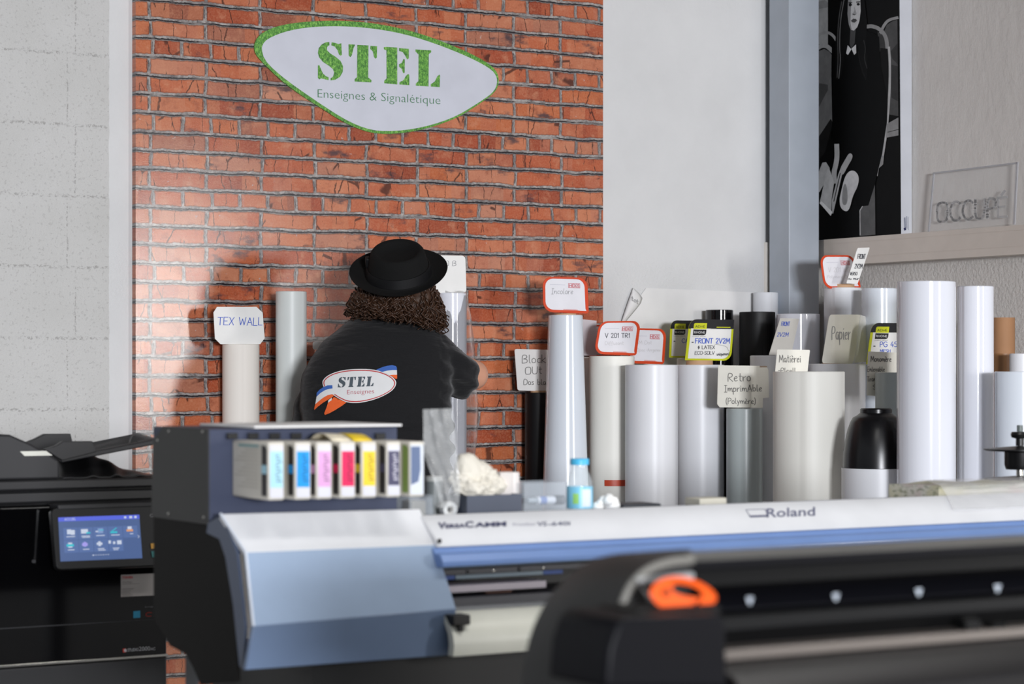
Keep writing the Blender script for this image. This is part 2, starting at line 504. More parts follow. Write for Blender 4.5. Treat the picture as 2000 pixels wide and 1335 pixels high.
def brick_mural_material():
    n = NT('printed_brick')
    H = 0.0699
    wx = n.math('MULTIPLY', n.math('SUBTRACT', n.noise(n.pos, 9, 3), .5), .022)
    wz = n.math('MULTIPLY', n.math('SUBTRACT', n.noise(n.vec(n.X, n.Z, 7.7), 7, 4, .6), .5), .022)
    fx = n.math('MULTIPLY', n.math('SUBTRACT', n.noise(n.vec(n.X, n.Z, 3.1), 70, 3, .6), .5), .007)
    fz = n.math('MULTIPLY', n.math('SUBTRACT', n.noise(n.vec(n.X, n.Z, 5.2), 75, 3, .6), .5), .007)
    x = n.math('ADD', n.math('ADD', n.X, wx), fx)
    z = n.math('ADD', n.math('ADD', n.Z, wz), fz)
    v = n.math('DIVIDE', n.math('SUBTRACT', z, 1.952), H)
    row = n.math('FLOOR', v)
    fv = n.math('SUBTRACT', v, row)
    head = n.math('COMPARE', n.math('FLOORED_MODULO', row, 4.0), 0.0, 0.1)
    # a jitter for each joint column of each course
    rj = n.math('MULTIPLY', n.math('SUBTRACT', n.white(n.vec(row, 3.3)), .5), .07)
    us = n.math('ADD', n.math('DIVIDE', n.math('SUBTRACT', x, 5.112), .2265), n.math('MULTIPLY', rj, .5))
    uh = n.math('ADD', n.math('DIVIDE', n.math('SUBTRACT', x, 4.3664), .1169), rj)
    u = n.mixf(head, us, uh)
    w = n.mixf(head, .2265, .1169)
    colm = n.math('FLOOR', u)
    fu = n.math('SUBTRACT', u, colm)
    du = n.math('MULTIPLY', n.math('MINIMUM', fu, n.math('SUBTRACT', 1.0, fu)), w)
    dv = n.math('MULTIPLY', n.math('MINIMUM', fv, n.math('SUBTRACT', 1.0, fv)), H)
    vis = n.math('SUBTRACT', 1.0, n.math('MULTIPLY', head, 0.0))
    d = n.math('MINIMUM', n.math('ADD', du, .0022), dv)
    edge = n.math('ADD', d, n.math('MULTIPLY', n.math('SUBTRACT', n.noise(n.pos, 28, 3, .6), .5), .006))
    brick = n.step(edge, .0074, .0094)
    # one tone for each brick, split again by upright tone changes inside it
    idv = n.vec(row, colm, head)
    r1 = n.white(idv)
    base = n.ramp(r1, [(0.0, (150, 62, 34)), (.18, (182, 84, 46)), (.36, (198, 104, 62)), (.5, (166, 68, 36)), (.62, (206, 124, 86)), (.74, (190, 94, 42)), (.86, (200, 134, 106)), (1.0, (142, 74, 54))])
    part = n.white(n.vec(row, colm, n.math('FLOOR', n.math('ADD', n.math('MULTIPLY', u, n.mixf(head, 3.0, 1.6)), n.math('MULTIPLY', r1, 3.0)))))
    base = n.mix(n.math('MULTIPLY', n.step(part, .55, .65), .55), base, n.ramp(part, [(0.5, (150, 58, 28)), (.7, (210, 132, 92)), (.85, (186, 88, 50)), (1.0, (194, 126, 100))]))
    big = n.noise(n.vec(n.X, n.Z, 2.0), 16, 5, .65)
    base = n.mix(n.math('MULTIPLY', n.step(big, .5, .72), .5), base, lin((216, 150, 114)))
    base = n.mix(n.math('MULTIPLY', n.step(big, .47, .30), .5), base, lin((128, 50, 28)))
    fine = n.noise(n.vec(n.X, n.Z, 9.0), 130, 4, .7)
    base = n.mix(n.math('MULTIPLY', n.step(fine, .4, .72), .25), base, lin((226, 160, 124)))
    soot = n.math('MULTIPLY', n.step(n.noise(n.vec(n.X, n.math('MULTIPLY', n.Z, 2.0), 4.4), 7.5, 4, .6), .53, .68), n.step(n.white(n.vec(row, colm, 8.0)), .66, .68))
    base = n.mix(n.math('MULTIPLY', soot, .85), base, lin((58, 56, 66)))
    pale = n.math('MULTIPLY', n.step(n.noise(n.vec(n.X, n.Z, 14.0), 34, 3, .6), .69, .73), .75)
    base = n.mix(pale, base, lin((196, 178, 172)))
    spk = n.step(n.voro(n.vec(n.X, n.Z, 1.0), 60), .10, .05)
    base = n.mix(n.math('MULTIPLY', spk, .75), base, lin((64, 34, 28)))
    # upright cracks
    cw = n.math('ADD', n.X, n.math('MULTIPLY', n.math('SUBTRACT', n.noise(n.vec(n.X, n.Z, 21.0), 38, 3, .6), .5), .02))
    ck = n.voro(n.vec(n.math('MULTIPLY', cw, 10.0), n.math('MULTIPLY', n.Z, 2.2), row), 1.0, 'DISTANCE_TO_EDGE')
    ckm = n.math('MULTIPLY', n.step(ck, .016, .006), n.step(n.noise(n.vec(n.X, n.Z, 31.0), 11, 2), .44, .52))
    base = n.mix(n.math('MULTIPLY', ckm, .8), base, lin((52, 26, 22)))
    # mortar: pale grey, its lower lip printed black
    mn = n.noise(n.vec(n.X, n.Z, 17.0), 42, 5, .7)
    mort = n.ramp(mn, [(.30, (84, 78, 78)), (.46, (146, 139, 136)), (.62, (184, 177, 172)), (.8, (208, 202, 196))])
    long = n.noise(n.vec(n.math('MULTIPLY', n.X, .35), n.Z, 27.0), 12, 3, .6)
    lip = n.math('MULTIPLY', n.step(fv, .86, .95), n.step(n.math('ADD', long, n.math('MULTIPLY', mn, .4)), .50, .66))
    lip2 = n.math('MULTIPLY', n.math('MULTIPLY', n.step(fu, .93, .99), n.step(dv, .012, .02)), n.step(mn, .42, .55))
    lip = n.math('MAXIMUM', lip, n.math('MULTIPLY', lip2, .8))
    mort = n.mix(n.math('MULTIPLY', n.step(long, .5, .62), .5), mort, lin((104, 98, 100)))
    mort = n.mix(lip, mort, lin((40, 36, 40)))
    rim = n.math('MULTIPLY', n.math('SUBTRACT', 1.0, n.step(edge, .0096, .0135)), .55)
    base = n.mix(rim, base, lin((82, 42, 32)))
    col = n.mix(brick, mort, base)
    hs = n.t.nodes.new('ShaderNodeHueSaturation')
    hs.inputs['Value'].default_value, hs.inputs['Saturation'].default_value = .86, .97
    n.t.links.new(col, hs.inputs['Color'])
    col = hs.outputs[0]
    n.t.links.new(col, n.b.inputs['Base Color'])
    n.b.inputs['Roughness'].default_value = .17
    n.b.inputs['Specular IOR Level'].default_value = .42
    n.bump(n.noise(n.pos, 260, 2), .12, .002)
    return n.m

def block_wall_material():
    """painted concrete blocks; plain plaster right of the block field"""
    n = NT('painted_block')
    wz = n.math('MULTIPLY', n.math('SUBTRACT', n.noise(n.pos, 22, 3, .6), .5), .016)
    z = n.math('ADD', n.Z, wz)
    x = n.math('ADD', n.X, wz)
    H, W = .2605, .52
    v = n.math('DIVIDE', n.math('SUBTRACT', z, 1.462), H)
    row = n.math('FLOOR', v)
    fv = n.math('SUBTRACT', v, row)
    odd = n.math('FLOORED_MODULO', row, 2.0)
    u = n.math('ADD', n.math('DIVIDE', n.math('SUBTRACT', x, 3.022), W), n.math('MULTIPLY', odd, .06))
    fu = n.math('SUBTRACT', u, n.math('FLOOR', u))
    du = n.math('MULTIPLY', n.math('MINIMUM', fu, n.math('SUBTRACT', 1.0, fu)), W)
    dv = n.math('MULTIPLY', n.math('MINIMUM', fv, n.math('SUBTRACT', 1.0, fv)), H)
    field = n.step(n.math('ADD', n.X, n.math('MULTIPLY', wz, .6)), 3.155, 3.150)
    rag = n.noise(n.vec(n.X, n.Z, 3.0), 75, 5, .7)
    joint = n.math('MULTIPLY', n.step(n.math('MINIMUM', n.math('MULTIPLY', du, 2.2), dv), .008, .002), n.step(rag, .50, .66))
    pit = n.math('MULTIPLY', n.step(n.noise(n.pos, 95, 3, .6), .60, .70), .8)
    grain = n.math('MULTIPLY', n.noise(n.pos, 150, 3, .6), .5)
    rough = n.math('SUBTRACT', n.math('ADD', grain, 1.0), n.math('ADD', n.math('MULTIPLY', joint, .8), n.math('MULTIPLY', pit, .45)))
    smooth = n.math('ADD', n.math('MULTIPLY', n.noise(n.pos, 12, 5, .65), .7), .9)
    # a band of rough plaster above the pinned sheet
    band = n.math('MULTIPLY', n.step(n.math('ABSOLUTE', n.math('SUBTRACT', n.Z, 1.70)), .16, .07), .8)
    smooth = n.math('ADD', smooth, n.math('MULTIPLY', n.math('MULTIPLY', n.noise(n.pos, 95, 4, .65), 1.0), band))
    h = n.mixf(field, smooth, rough)
    n.bump(h, .55, .006)
    stain = n.noise(n.pos, 3.0, 5, .6)
    col = n.mix(field, n.ramp(stain, [(.3, (206, 206, 206)), (.7, (214, 214, 214))]), n.ramp(stain, [(.3, (190, 189, 186)), (.7, (199, 198, 196))]))
    dirt = n.math('MULTIPLY', n.math('MULTIPLY', n.math('MAXIMUM', n.math('MULTIPLY', joint, .8), n.math('MULTIPLY', pit, .55)), field), n.step(rag, .5, .62))
    col = n.mix(n.math('MULTIPLY', dirt, .45), col, lin((120, 112, 104)))
    n.t.links.new(col, n.b.inputs['Base Color'])
    n.b.inputs['Roughness'].default_value = .62
    return n.m

def plaster_material():
    n = NT('trowelled_plaster')
    low = n.step(n.Z, 1.82, 1.78)
    a = n.noise(n.vec(n.math('MULTIPLY', n.X, 1.0), n.math('MULTIPLY', n.Y, 1.0), n.math('MULTIPLY', n.Z, .6)), 14, 6, .65)
    b = n.noise(n.pos, 70, 4, .6)
    n.bump(n.mixf(low, a, b), .45, .012)
    col = n.ramp(n.noise(n.pos, 2.5, 4), [(.3, (216, 212, 207)), (.7, (224, 220, 215))])
    n.t.links.new(col, n.b.inputs['Base Color'])
    n.b.inputs['Roughness'].default_value = .55
    return n.m

def grass_material(name):
    n = NT(name)
    a = n.noise(n.vec(n.math('MULTIPLY', n.X, 1.7), n.math('MULTIPLY', n.Z, .8), 1.0), 85, 5, .85)
    c = n.ramp(a, [(.36, (26, 60, 26)), (.46, (62, 124, 44)), (.55, (104, 168, 62)), (.66, (170, 214, 112))])
    n.t.links.new(c, n.b.inputs['Base Color'])
    n.b.inputs['Roughness'].default_value = .5
    return n.m

def floor_material():
    n = NT('grey_concrete')
    c = n.ramp(n.noise(n.pos, 4, 6, .6), [(.3, (92, 90, 88)), (.7, (120, 117, 113))])
    n.t.links.new(c, n.b.inputs['Base Color'])
    n.b.inputs['Roughness'].default_value = .5
    return n.m

# ---------------------------------------------------------------- the room
white_trim = mat('painted_trim', (214, 208, 200), .5)
struct('floor', MB().box(-1.5, XW + .12, -2.2, YW + .12, -.1, 0), floor_material(), base=(2.5, 3, 0))
struct('ceiling', MB().box(-1.5, XW + .12, 1.0, YW + .12, 3.35, 3.45), mat('ceiling_paint', (150, 148, 146), .8), base=(2.5, 5, 3.35))
struct('wall_back', MB().box(-1.5, XW + .12, YW, YW + .12, 0, 3.35), block_wall_material(), base=(2.5, YW, 0))
struct('wall_right', MB().box(XW, XW + .12, 5.2, YW, 0, 3.35), plaster_material(), base=(XW, 6.6, 0))
# a smooth boarded strip of wall right of the mural, up to the recess beside the column
xa, xb = at(1165, 300, YW - .02).x, at(1490, 300, YW - .02).x
struct('trim_1', MB().box(at(1169, 300, YW - .02).x, xb, YW - .028, YW, 0, 3.35), MATS.get('x') or bpy.data.materials['painted_block'], base=(xa, YW, 0))
z0 = at(1495, 473, YW - .03).z
struct('trim_2', MB().box(xb, at(1503, 473, YW - .03).x + .05, YW - .03, YW, 0, z0), white_trim, base=(xb, YW, 0))
# grey steel column in the corner
steel = mat('grey_steel', (172, 179, 188), .38, spec=.5)
x0, x1 = 6.169, 6.334
struct('trim_3', MB().box(x0, x1, 7.85, 7.99, 0, 3.35), steel, base=(6.25, 7.92, 0), bevel=.004)
# white cable trunking along the right wall
zt, zb = atX(1780, 455, 6.40).z, atX(1780, 509, 6.40).z
zm1, zm2 = atX(1780, 465, 6.40).z, atX(1780, 494, 6.40).z
mb = MB()
mb.box(6.40, XW, 5.25, 7.9, zb, zm2 - .0012).box(6.4015, XW, 5.25, 7.9, zm2 - .0012, zm2).box(6.40, XW, 5.25, 7.9, zm2, zm1).box(6.4015, XW, 5.25, 7.9, zm1, zm1 + .0012).box(6.40, XW, 5.25, 7.9, zm1 + .0012, zt)
struct('trim_4', mb, mat('trunking_plastic', (216, 206, 196), .45), base=(6.45, 6.5, zb), smooth=False)
ZT = zt

# brick-printed mural
mu0, mu1 = at(259, 400, YW - .004).x, at(1170, 400, YW - .004).x
m = obj('brick_mural', MB().box(mu0, mu1, YW - .0345, YW - .0005, 0, 3.3), brick_mural_material(), base=((mu0 + mu1) / 2, YW - .03, 0), smooth=False)
tag(m, 'glossy wall panel printed with red bricks and grey mortar behind the person', 'mural')
YM = YW - .0345

# oval company sign on the mural
C7 = lambda L: [(480 + x / 3.846, 20 + y / 3.846) for x, y in L]
outer = [(62,280),(75,225),(110,180),(190,135),(300,105),(430,88),(560,80),(700,78),(830,85),(960,98),(1100,122),(1250,158),(1400,205),(1550,265),(1680,320),(1790,378),(1860,430),(1890,470),(1902,520),(1895,570),(1870,615),(1810,665),(1700,740),(1600,800),(1480,850),(1350,890),(1200,920),(1060,930),(940,920),(820,880),(700,820),(560,730),(420,640),(300,555),(200,465),(120,385),(75,330)]
inner = [(118,290),(130,250),(165,215),(240,180),(330,152),(440,132),(560,122),(700,120),(830,125),(960,138),(1100,160),(1250,195),(1400,243),(1540,295),(1670,350),(1780,405),(1850,450),(1880,490),(1890,530),(1880,580),(1850,622),(1800,660),(1700,725),(1590,790),(1470,838),(1340,875),(1200,900),(1060,908),(950,900),(840,865),(720,805),(580,715),(440,620),(320,535),(215,450),(140,370)]
sv = plane([(0, 0), (1, 0), (1, 1), (0, 1)], YM - .006)
t = thing('oval_sign', 'white oval company sign with grass-green border high on the brick mural', 'sign', sv.P(735, 260))
obj('panel', MB().prism([sv.P(x, y) for x, y in closed_smooth(C7(outer), 1)], (0, .0055, 0)), grass_material('printed_grass'), t, smooth=False, label='grass-printed border of the oval sign')
flat('face', sv, [closed_smooth(C7(inner), 1)], mat('sign_white', (198, 200, 210), .35), .0008, t, label='white face of the oval sign')
STEL = [
 [(628,238),(600,241),(570,257),(548,285),(542,320),(552,355),(580,388),(625,417),(655,442),(664,468),(656,498),(637,512),(637,527),(672,522),(708,500),(729,462),(731,420),(712,380),(672,347),(632,322),(611,300),(610,280),(618,268),(629,262)],
 [(645,240),(675,246),(696,254),(718,247),(722,335),(712,342),(700,332),(690,300),(668,272),(643,264)],
 [(542,415),(553,412),(563,436),(580,475),(603,495),(623,503),(622,525),(590,517),(568,512),(552,519),(542,508)],
 [(772,255),(822,258),(810,285),(797,338),(786,352),(773,340)],
 [(838,260),(922,264),(920,505),(945,525),(943,542),(818,535),(818,518),(836,502)],
 [(937,267),(987,270),(985,355),(975,364),(964,352),(955,310),(935,290)],
 [(1037,277),(1060,275),(1138,280),(1138,557),(1040,548),(1040,530),(1058,512),(1057,303),(1037,292)],
 [(1152,284),(1225,290),(1225,360),(1213,370),(1200,345),(1180,315),(1152,305)],
 [(1185,365),(1195,370),(1194,470),(1182,473),(1172,440),(1152,425),(1152,405),(1172,395)],
 [(1154,540),(1185,525),(1205,490),(1220,478),(1229,485),(1229,563),(1154,557)],
 [(1275,294),(1393,301),(1393,315),(1375,330),(1373,572),(1278,566),(1278,550),(1297,532),(1298,332),(1275,310)],
 [(1390,555),(1420,535),(1440,495),(1455,483),(1460,490),(1457,577),(1390,573)]]
flat('lettering', sv, [C7(p) for p in STEL], grass_material('printed_grass_letters'), .0016, t, label='green stencil lettering')
flat('tagline', sv, typeset('Enseignes & Signalétique', 620.5, 190.3, 860, 203.6, 17.5, bold=-.014), mat('sign_green', (62, 118, 78), .5), .0016, t, label='thin dark green line of lettering')

# sheet of paper pinned to the wall, one corner curled over
paper = mat('paper_white', (222, 221, 220), .6)
sp = plane([], YW - .031)
t = thing('paper_sheet', 'big white sheet pinned to the wall behind the rolls, upper corner curled', 'paper', sp.P(1380, 700))
mb = MB().prism([sp.P(*p, .001) for p in [(1262, 562), (1503, 572), (1503, 800), (1205, 800), (1212, 630)]], (0, .0008, 0))
obj('sheet', mb, paper, t, smooth=False)
secs = []
for k in range(11):
    v = k / 10
    l = (1236 - 26 * v, 562 + 76 * v)
    r = (1237 + 19 * math.sin(min(1, v * 1.9) * math.pi / 2) - 44 * max(0, v - .45) / .55, 562 + 26 * min(1, v * 1.9) + 52 * max(0, v - .45) / .55)
    secs.append([sp.P(l[0] + (r[0] - l[0]) * u, l[1] + (r[1] - l[1]) * u, .004 + .022 * math.sin(math.pi * (.15 + .75 * u)) * math.sin(math.pi * (.1 + .8 * v))) for u in (0, .2, .4, .6, .8, 1)])
o = obj('curled_corner', MB().loft(secs, cap=False, closed=False), paper, t)
sm = o.modifiers.new('thick', 'SOLIDIFY'); sm.thickness = .0006
flat('pencil_note', sp, writing('tot', 1234, 586, 9, w=13, rise=-.6), mat('pencil', (150, 150, 152), .7), .029, t)

# ---------------------------------------------------------------- framed portrait print on the trunking
XP = 6.42
pv = Surf([], (XP, 0, 0), NX)
yr, yl = atX(1757, 300, XP).y, 7.97
t = thing('canvas_print', 'tall black and white portrait canvas standing on the wall trunking by the column', 'picture', (XP, 7.7, ZT))
obj('stretcher', MB().box(XP, 6.487, yr, yl, ZT + .0005, 3.3), mat('canvas_edge', (206, 208, 214), .35), t, smooth=False, label='white side of the canvas')
CA = lambda L: [(1590 + x / 5.56, y / 5.56) for x, y in L]
CB = lambda L: [(1590 + x / 5.56, 240 + y / 5.56) for x, y in L]
def gm(v): return mat('print_grey_%d' % v, (min(255, int(v * (1.3 if v > 40 else .9))),) * 3, .5, spec=.12, var=(30, .12))
def layer(nm, polys, v, lay): return flat(nm, pv, polys, gm(v), lay, t)
K = .0004
img = MB()
mats_, cur = [], [0]
def add(polys, v):
    cur[0] += 1
    mm = gm(v)
    if mm not in mats_: mats_.append(mm)
    img.mi = mats_.index(mm)
    for i, p in enumerate(polys):
        img.face([pv.P(x, y, .0004 + cur[0] * .00014 + (i % 8) * .000015) for x, y in p])
ztop = -60
add([[(1585, ztop), (1756.5, ztop), (1760, 456.5), (1585, 470)]], 16)
add([CA([(40, -330), (150, -330), (150, 480), (40, 480)])], 128)
add([CA([(40, 20), (120, 0), (150, 30), (150, 80), (40, 100)])], 108)
add([ribbon(CA(chaikin([(30, 392), (110, 348), (170, 358), (215, 395), (250, 450)])), 5.4)][0], 122)
add([CA([(40, 560), (110, 530), (165, 560), (196, 600), (205, 1334), (40, 1660)])], 84)
add([CA([(40, 900), (150, 920), (150, 980), (110, 1050), (60, 1150), (40, 1180)])], 58)
add([CA([(40, 1500), (180, 1290), (205, 1330), (120, 1650), (40, 1750)])], 32)
add(ribbon(CA(chaikin([(30, 525), (90, 492), (140, 500), (200, 555)])), 8.2), 128)
add([CA([(745, 380), (790, 270), (850, 230), (905, 215), (915, 1260), (800, 1240), (790, 520)])], 66)
add([CA([(830, 560), (905, 470), (910, 700), (850, 640)]), CA([(830, 700), (910, 720), (912, 1100), (840, 1060)])], 48)
add(ribbon(CA(chaikin([(720, 360), (760, 270), (810, 215), (905, 192)])), 5.5), 122)
add([CA([(690, 340), (760, 400), (790, 560), (700, 560)])], 52)
add(ribbon(CA(chaikin([(560, 290), (640, 282), (730, 325), (785, 410), (795, 520)])), 7.2), 116)
add([CA([(720, 520), (800, 530), (815, 800), (800, 1334), (700, 1334)])], 26)
add(ribbon(CA(chaikin([(812, 515), (825, 700), (820, 1000), (790, 1400), (745, 1690)])), 4.6), 146)
add([CB([(790, 10), (916, -60), (916, 135), (780, 160)])], 116)
add(ribbon(CB([(800, 100), (915, 70)]), 1.2), 40)
add([CB([(705, 420), (735, 355), (758, 360), (750, 450), (705, 490), (690, 580), (680, 570)])], 122)
add([CB([(495, 950), (520, 905), (590, 895), (660, 670), (666, 1212), (495, 1228)])], 78)
add(ribbon(CB([(500, 1215), (498, 950), (525, 905)]), 1.6), 150)
# dress, hair, face
add([CA([(195, 480), (260, 420), (560, 330), (650, 360), (705, 400), (720, 700), (800, 1100), (790, 1334)]) + CB([(740, 330), (660, 665), (590, 895), (470, 905), (300, 300), (190, 160)]) + CA([(200, 1334), (190, 800)])], 9)
add([CA([(290, -60), (250, 200), (235, 430), (235, 850), (270, 870), (300, 820), (330, 560), (400, 440), (480, 500), (520, 800), (575, 860), (580, 600), (560, 540), (575, 240), (540, -60)])], 20)
for L_, v in (([(300, 20), (270, 180), (255, 400), (262, 640), (250, 840)], 62), ([(325, 0), (285, 220), (275, 520), (290, 640), (268, 850)], 84), ([(540, 440), (560, 520), (545, 640), (575, 740)], 44), ([(480, 560), (500, 700), (560, 860)], 36)):
    add(ribbon(CA(chaikin(L_)), 1.6), v)
add([CA([(395, 318), (452, 318), (440, 470), (405, 525), (385, 480)])], 58)
add([CA([(372, -60), (500, -60), (506, 120), (492, 230), (468, 296), (432, 332), (400, 322), (377, 265), (362, 150)])], 158)
add([CA([(372, -60), (410, -60), (400, 100), (395, 250), (410, 322), (395, 315), (377, 265), (362, 150)])], 112)
add([CA([(375, 40), (398, 30), (415, 55), (398, 68), (378, 66)]), CA([(462, 38), (485, 30), (500, 48), (484, 62), (466, 58)])], 34)
add([CA([(372, 20), (415, 22), (413, 32), (374, 34)]), CA([(455, 18), (500, 14), (500, 25), (457, 29)])], 50)
add([CA([(430, 60), (440, 110), (432, 130), (415, 150), (428, 164), (455, 160), (462, 150), (446, 100)])], 126)
add([CA([(415, 148), (430, 152), (455, 158), (440, 166), (420, 162)])], 66)
add([CA([(400, 225), (428, 200), (440, 206), (450, 202), (468, 222), (440, 246), (415, 242)])], 62)
add([CA([(365, 490), (405, 535), (368, 596), (348, 580)]), CA([(405, 528), (455, 482), (458, 575), (435, 596)])], 164)
# arms, knees, book
add(ribbon(CB(chaikin([(246, 245), (250, 380), (232, 470), (215, 540), (222, 640)])), 9.5), 138)
add([CB([(40, 560), (90, 430), (130, 425), (170, 490), (120, 640), (60, 750), (40, 750)])], 142)
add([closed_smooth(CB([(290, 760), (330, 590), (380, 520), (440, 515), (488, 575), (480, 680), (420, 790), (385, 940), (340, 965), (285, 920), (275, 830)]))], 158)
add([closed_smooth(CB([(310, 700), (345, 640), (370, 800), (350, 900), (300, 880)]))], 112)
add([CB([(60, 870), (140, 505), (165, 495), (218, 645), (190, 830), (185, 1005)])], 150)
add([CB([(60, 870), (80, 848), (200, 965), (180, 1008)])], 184)
add([CB([(192, 840), (262, 560), (300, 460), (322, 480), (240, 840), (207, 985), (195, 980)])], 140)
add(ribbon(CB([(285, 545), (215, 850)]), 1.6), 40)
add([closed_smooth(CB([(385, 315), (430, 360), (360, 480), (320, 560), (295, 560), (290, 480), (330, 410)]))], 132)
obj('portrait', img, mats_, t, smooth=False, merge=False, label='black and white portrait of a long-haired person in a dark dress holding a book')
ev = plane([], yr)
flat('maker_label', ev, [[(1765.5, 425), (1768.5, 424), (1769.5, 447), (1766.5, 448)], [(1770, 422), (1771.5, 422), (1772, 446), (1770.5, 446)], [(1773, 423), (1774, 423), (1774.5, 449), (1773.5, 449)]], mat('label_grey', (130, 134, 150), .6), .0006, t)
flat('maker_logo', ev, [[(1765, 445), (1769, 444), (1770, 449), (1766, 450)]], mat('label_navy', (28, 34, 78), .6), .0008, t)

# clear acrylic door sign with cut letters
av = Surf([], (6.455, 0, 0), NX)
t = thing('acrylic_sign', 'clear acrylic OCCUPE sign leaning on the wall above the white trunking', 'sign', atX(1890, 450, 6.455))
clear = mat('clear_acrylic', (240, 240, 240), .06, alpha=.14, spec=.6)
quad = [(1823, 338), (1986, 318), (1980, 437), (1813, 452)]
obj('sheet', MB().prism([av.P(x, y) for x, y in closed_smooth(quad, 0)], (.004, 0, 0)), clear, t, smooth=False)
rimm = mat('acrylic_edge', (190, 190, 194), .2, alpha=.75)
mb = MB()
for a, b, w in ((quad[0], quad[1], 3.0), (quad[0], quad[3], 2.2), (quad[1], quad[2], 3.2)):
    for p in ribbon([a, b], w):
        mb.prism([av.P(x, y, .0012) for x, y in p], (.006, 0, 0))
obj('edge', mb, rimm, t, smooth=False, label='polished grey edge of the acrylic')
mb = MB()
for p in writing('OCCUPÉ', 1830, 434, 38, w=136, rise=.085, thick=4.4):  # solid strokes coloured like the shadow that cut letters throw on the wall
    mb.prism([av.P(x, y, -.0042) for x, y in p], (.0015, 0, 0))
obj('lettering', mb, mat('letter_shadow_grey', (176, 174, 174), .7), t, smooth=False, label='grey letters in the tone of their shadow on the wall')

# ---------------------------------------------------------------- film and paper rolls standing on end
kraft = mat('kraft_board', (196, 158, 122), .7, bump=(80, .1, .002))
gloss_white = mat('gloss_film_white', (226, 228, 236), .10, spec=.55, var=(2, .02))
gloss_blue = mat('gloss_film_bluish', (216, 222, 230), .16, spec=.5, var=(2, .02))
satin_white = mat('satin_film_white', (228, 229, 233), .34, spec=.35, var=(2, .02))
satin_cream = mat('satin_film_cream', (236, 234, 226), .42, spec=.3, var=(2, .02))
matte_cream = mat('paper_roll_cream', (240, 233, 224), .62, var=(2, .02))
grey_film = mat('grey_film', (176, 184, 184), .28, spec=.5, var=(3, .04))
milky = mat('milky_film', (214, 218, 215), .42, spec=.5, var=(3, .04))
black_gloss = mat('black_gloss_film', (10, 10, 12), .08, spec=.6)
black_matt = mat('black_matt_film', (14, 14, 16), .5, spec=.35)
RG = 'rolls of film standing against the wall'
ROLLS = {}
def roll(key, px0, px1, ytop, Y, m, label, core=-.01, seam=None, r1=None, step=.02, group=RG, kr=.038):
    mid = at((px0 + px1) / 2, ytop, Y)
    d = mid.x * S + mid.y * C
    r = (px1 - px0) / 2 * d / F
    zt_ = mid.z
    t = thing('film_roll', label, 'roll', (mid.x, Y, 0), group)
    kr = min(kr, r * .62)
    rb = r if r1 is None else r * r1
    prof = [(kr, 0), (rb - .002, 0), (rb, .002), (r, zt_ - .0025), (r - .0025, zt_), (kr, zt_)]
    ff = None
    if seam is not None:
        sa = math.radians(seam)
        def ff(p):
            a = (math.atan2(p.y, p.x) - sa) % (2 * math.pi)
            rr = math.hypot(p.x, p.y)
            if rr > kr * 1.2: p = Vector((p.x * (1 - step * a / (2 * math.pi)), p.y * (1 - step * a / (2 * math.pi)), p.z))
            return p
    mb = MB()
    mb.lathe(prof + [prof[0]], (mid.x, Y, 0), 72, f=ff)
    obj('film', mb, m, t)
    zc = zt_ + core
    obj('core', MB().lathe([(kr - .005, 0), (kr - .0003, 0), (kr - .0003, zc), (kr - .005, zc), (kr - .005, 0)], (mid.x, Y, 0), 40), kraft, t, label='brown cardboard core')
    ROLLS[key] = (t, mid.x, Y, r, zt_)
    return t
t1 = roll('tex', 433, 507, 672, 7.92, matte_cream, 'cream paper roll with an upright overlap, under the TEX WALL card', seam=252, step=.05)
t2 = roll('milk', 538, 599, 569, 7.84, milky, 'tall milky grey film roll left of the person', seam=290, step=.03)
t3 = roll('bag', 852, 911, 572, 7.80, gloss_white, 'white film roll in a clear plastic sleeve in front of the person')
t4 = roll('black', 1025, 1080, 766, 7.93, black_matt, 'black matt roll under the Block Out card, on the mural', core=.008)
t5 = roll('tall', 1071, 1138, 615, 7.72, gloss_blue, 'tall glossy roll flaring downwards under the Incolore card', core=.006, r1=1.75, kr=.05)
t6 = roll('v201', 1150, 1240, 695, 7.72, satin_cream, 'cream film roll under the V 201 card with a red tape at its foot', seam=330, step=.03)
roll('thin', 1131, 1161, 697, 7.93, satin_cream, 'slim cream roll half hidden behind the flaring glossy roll')
roll('big', 1221, 1324, 712, 7.50, satin_white, 'wide white satin roll in the middle, just right of the V 201 roll')
roll('adhe', 1318, 1414, 712, 7.66, satin_white, 'wide white roll under the FRONT 2V2M and LATEX card', core=.018, kr=.055)
roll('slip', 1322, 1350, 699, 7.86, satin_cream, 'slim cream roll under the half-hidden yellow and black card')
roll('bgl', 1378, 1432, 605, 7.93, black_gloss, 'black glossy roll rising behind the yellow-bordered LATEX card')
roll('bmt', 1444, 1514, 609, 7.78, black_matt, 'black matt roll in front of the pinned sheet, left of the column')
roll('loose', 1470, 1520, 571, 7.955, paper_m := mat('plain_paper_roll', (226, 228, 232), .55), 'white paper roll with an open edge, behind the black matt roll', seam=262, step=.07)
roll('retro', 1418, 1490, 797, 7.42, grey_film, 'grey translucent roll under the Retro Imprimable card', seam=268, step=.03)
roll('flat', 1465, 1535, 694, 7.47, satin_white, 'white roll behind the Retro Imprimable card')
roll('hi', 1517, 1601, 613, 7.62, gloss_white, 'glossy white roll with a bright streak in front of the column')
roll('front', 1508, 1650, 725, 6.95, satin_cream, 'very wide cream roll with a loose outer edge in the front row', seam=222, step=.035, kr=.05)
roll('pap', 1580, 1690, 710, 7.30, satin_white, 'wide white roll under the folded Papier card', core=.004, kr=.06)
roll('mat', 1608, 1683, 562, 7.49, paper_m, 'tall white paper roll under the red-bordered card by the trunking', core=.015, kr=.058, seam=200, step=.05)
roll('blu', 1683, 1752, 563, 7.26, gloss_blue, 'pale blue glossy roll between the trunking and the tallest white roll')
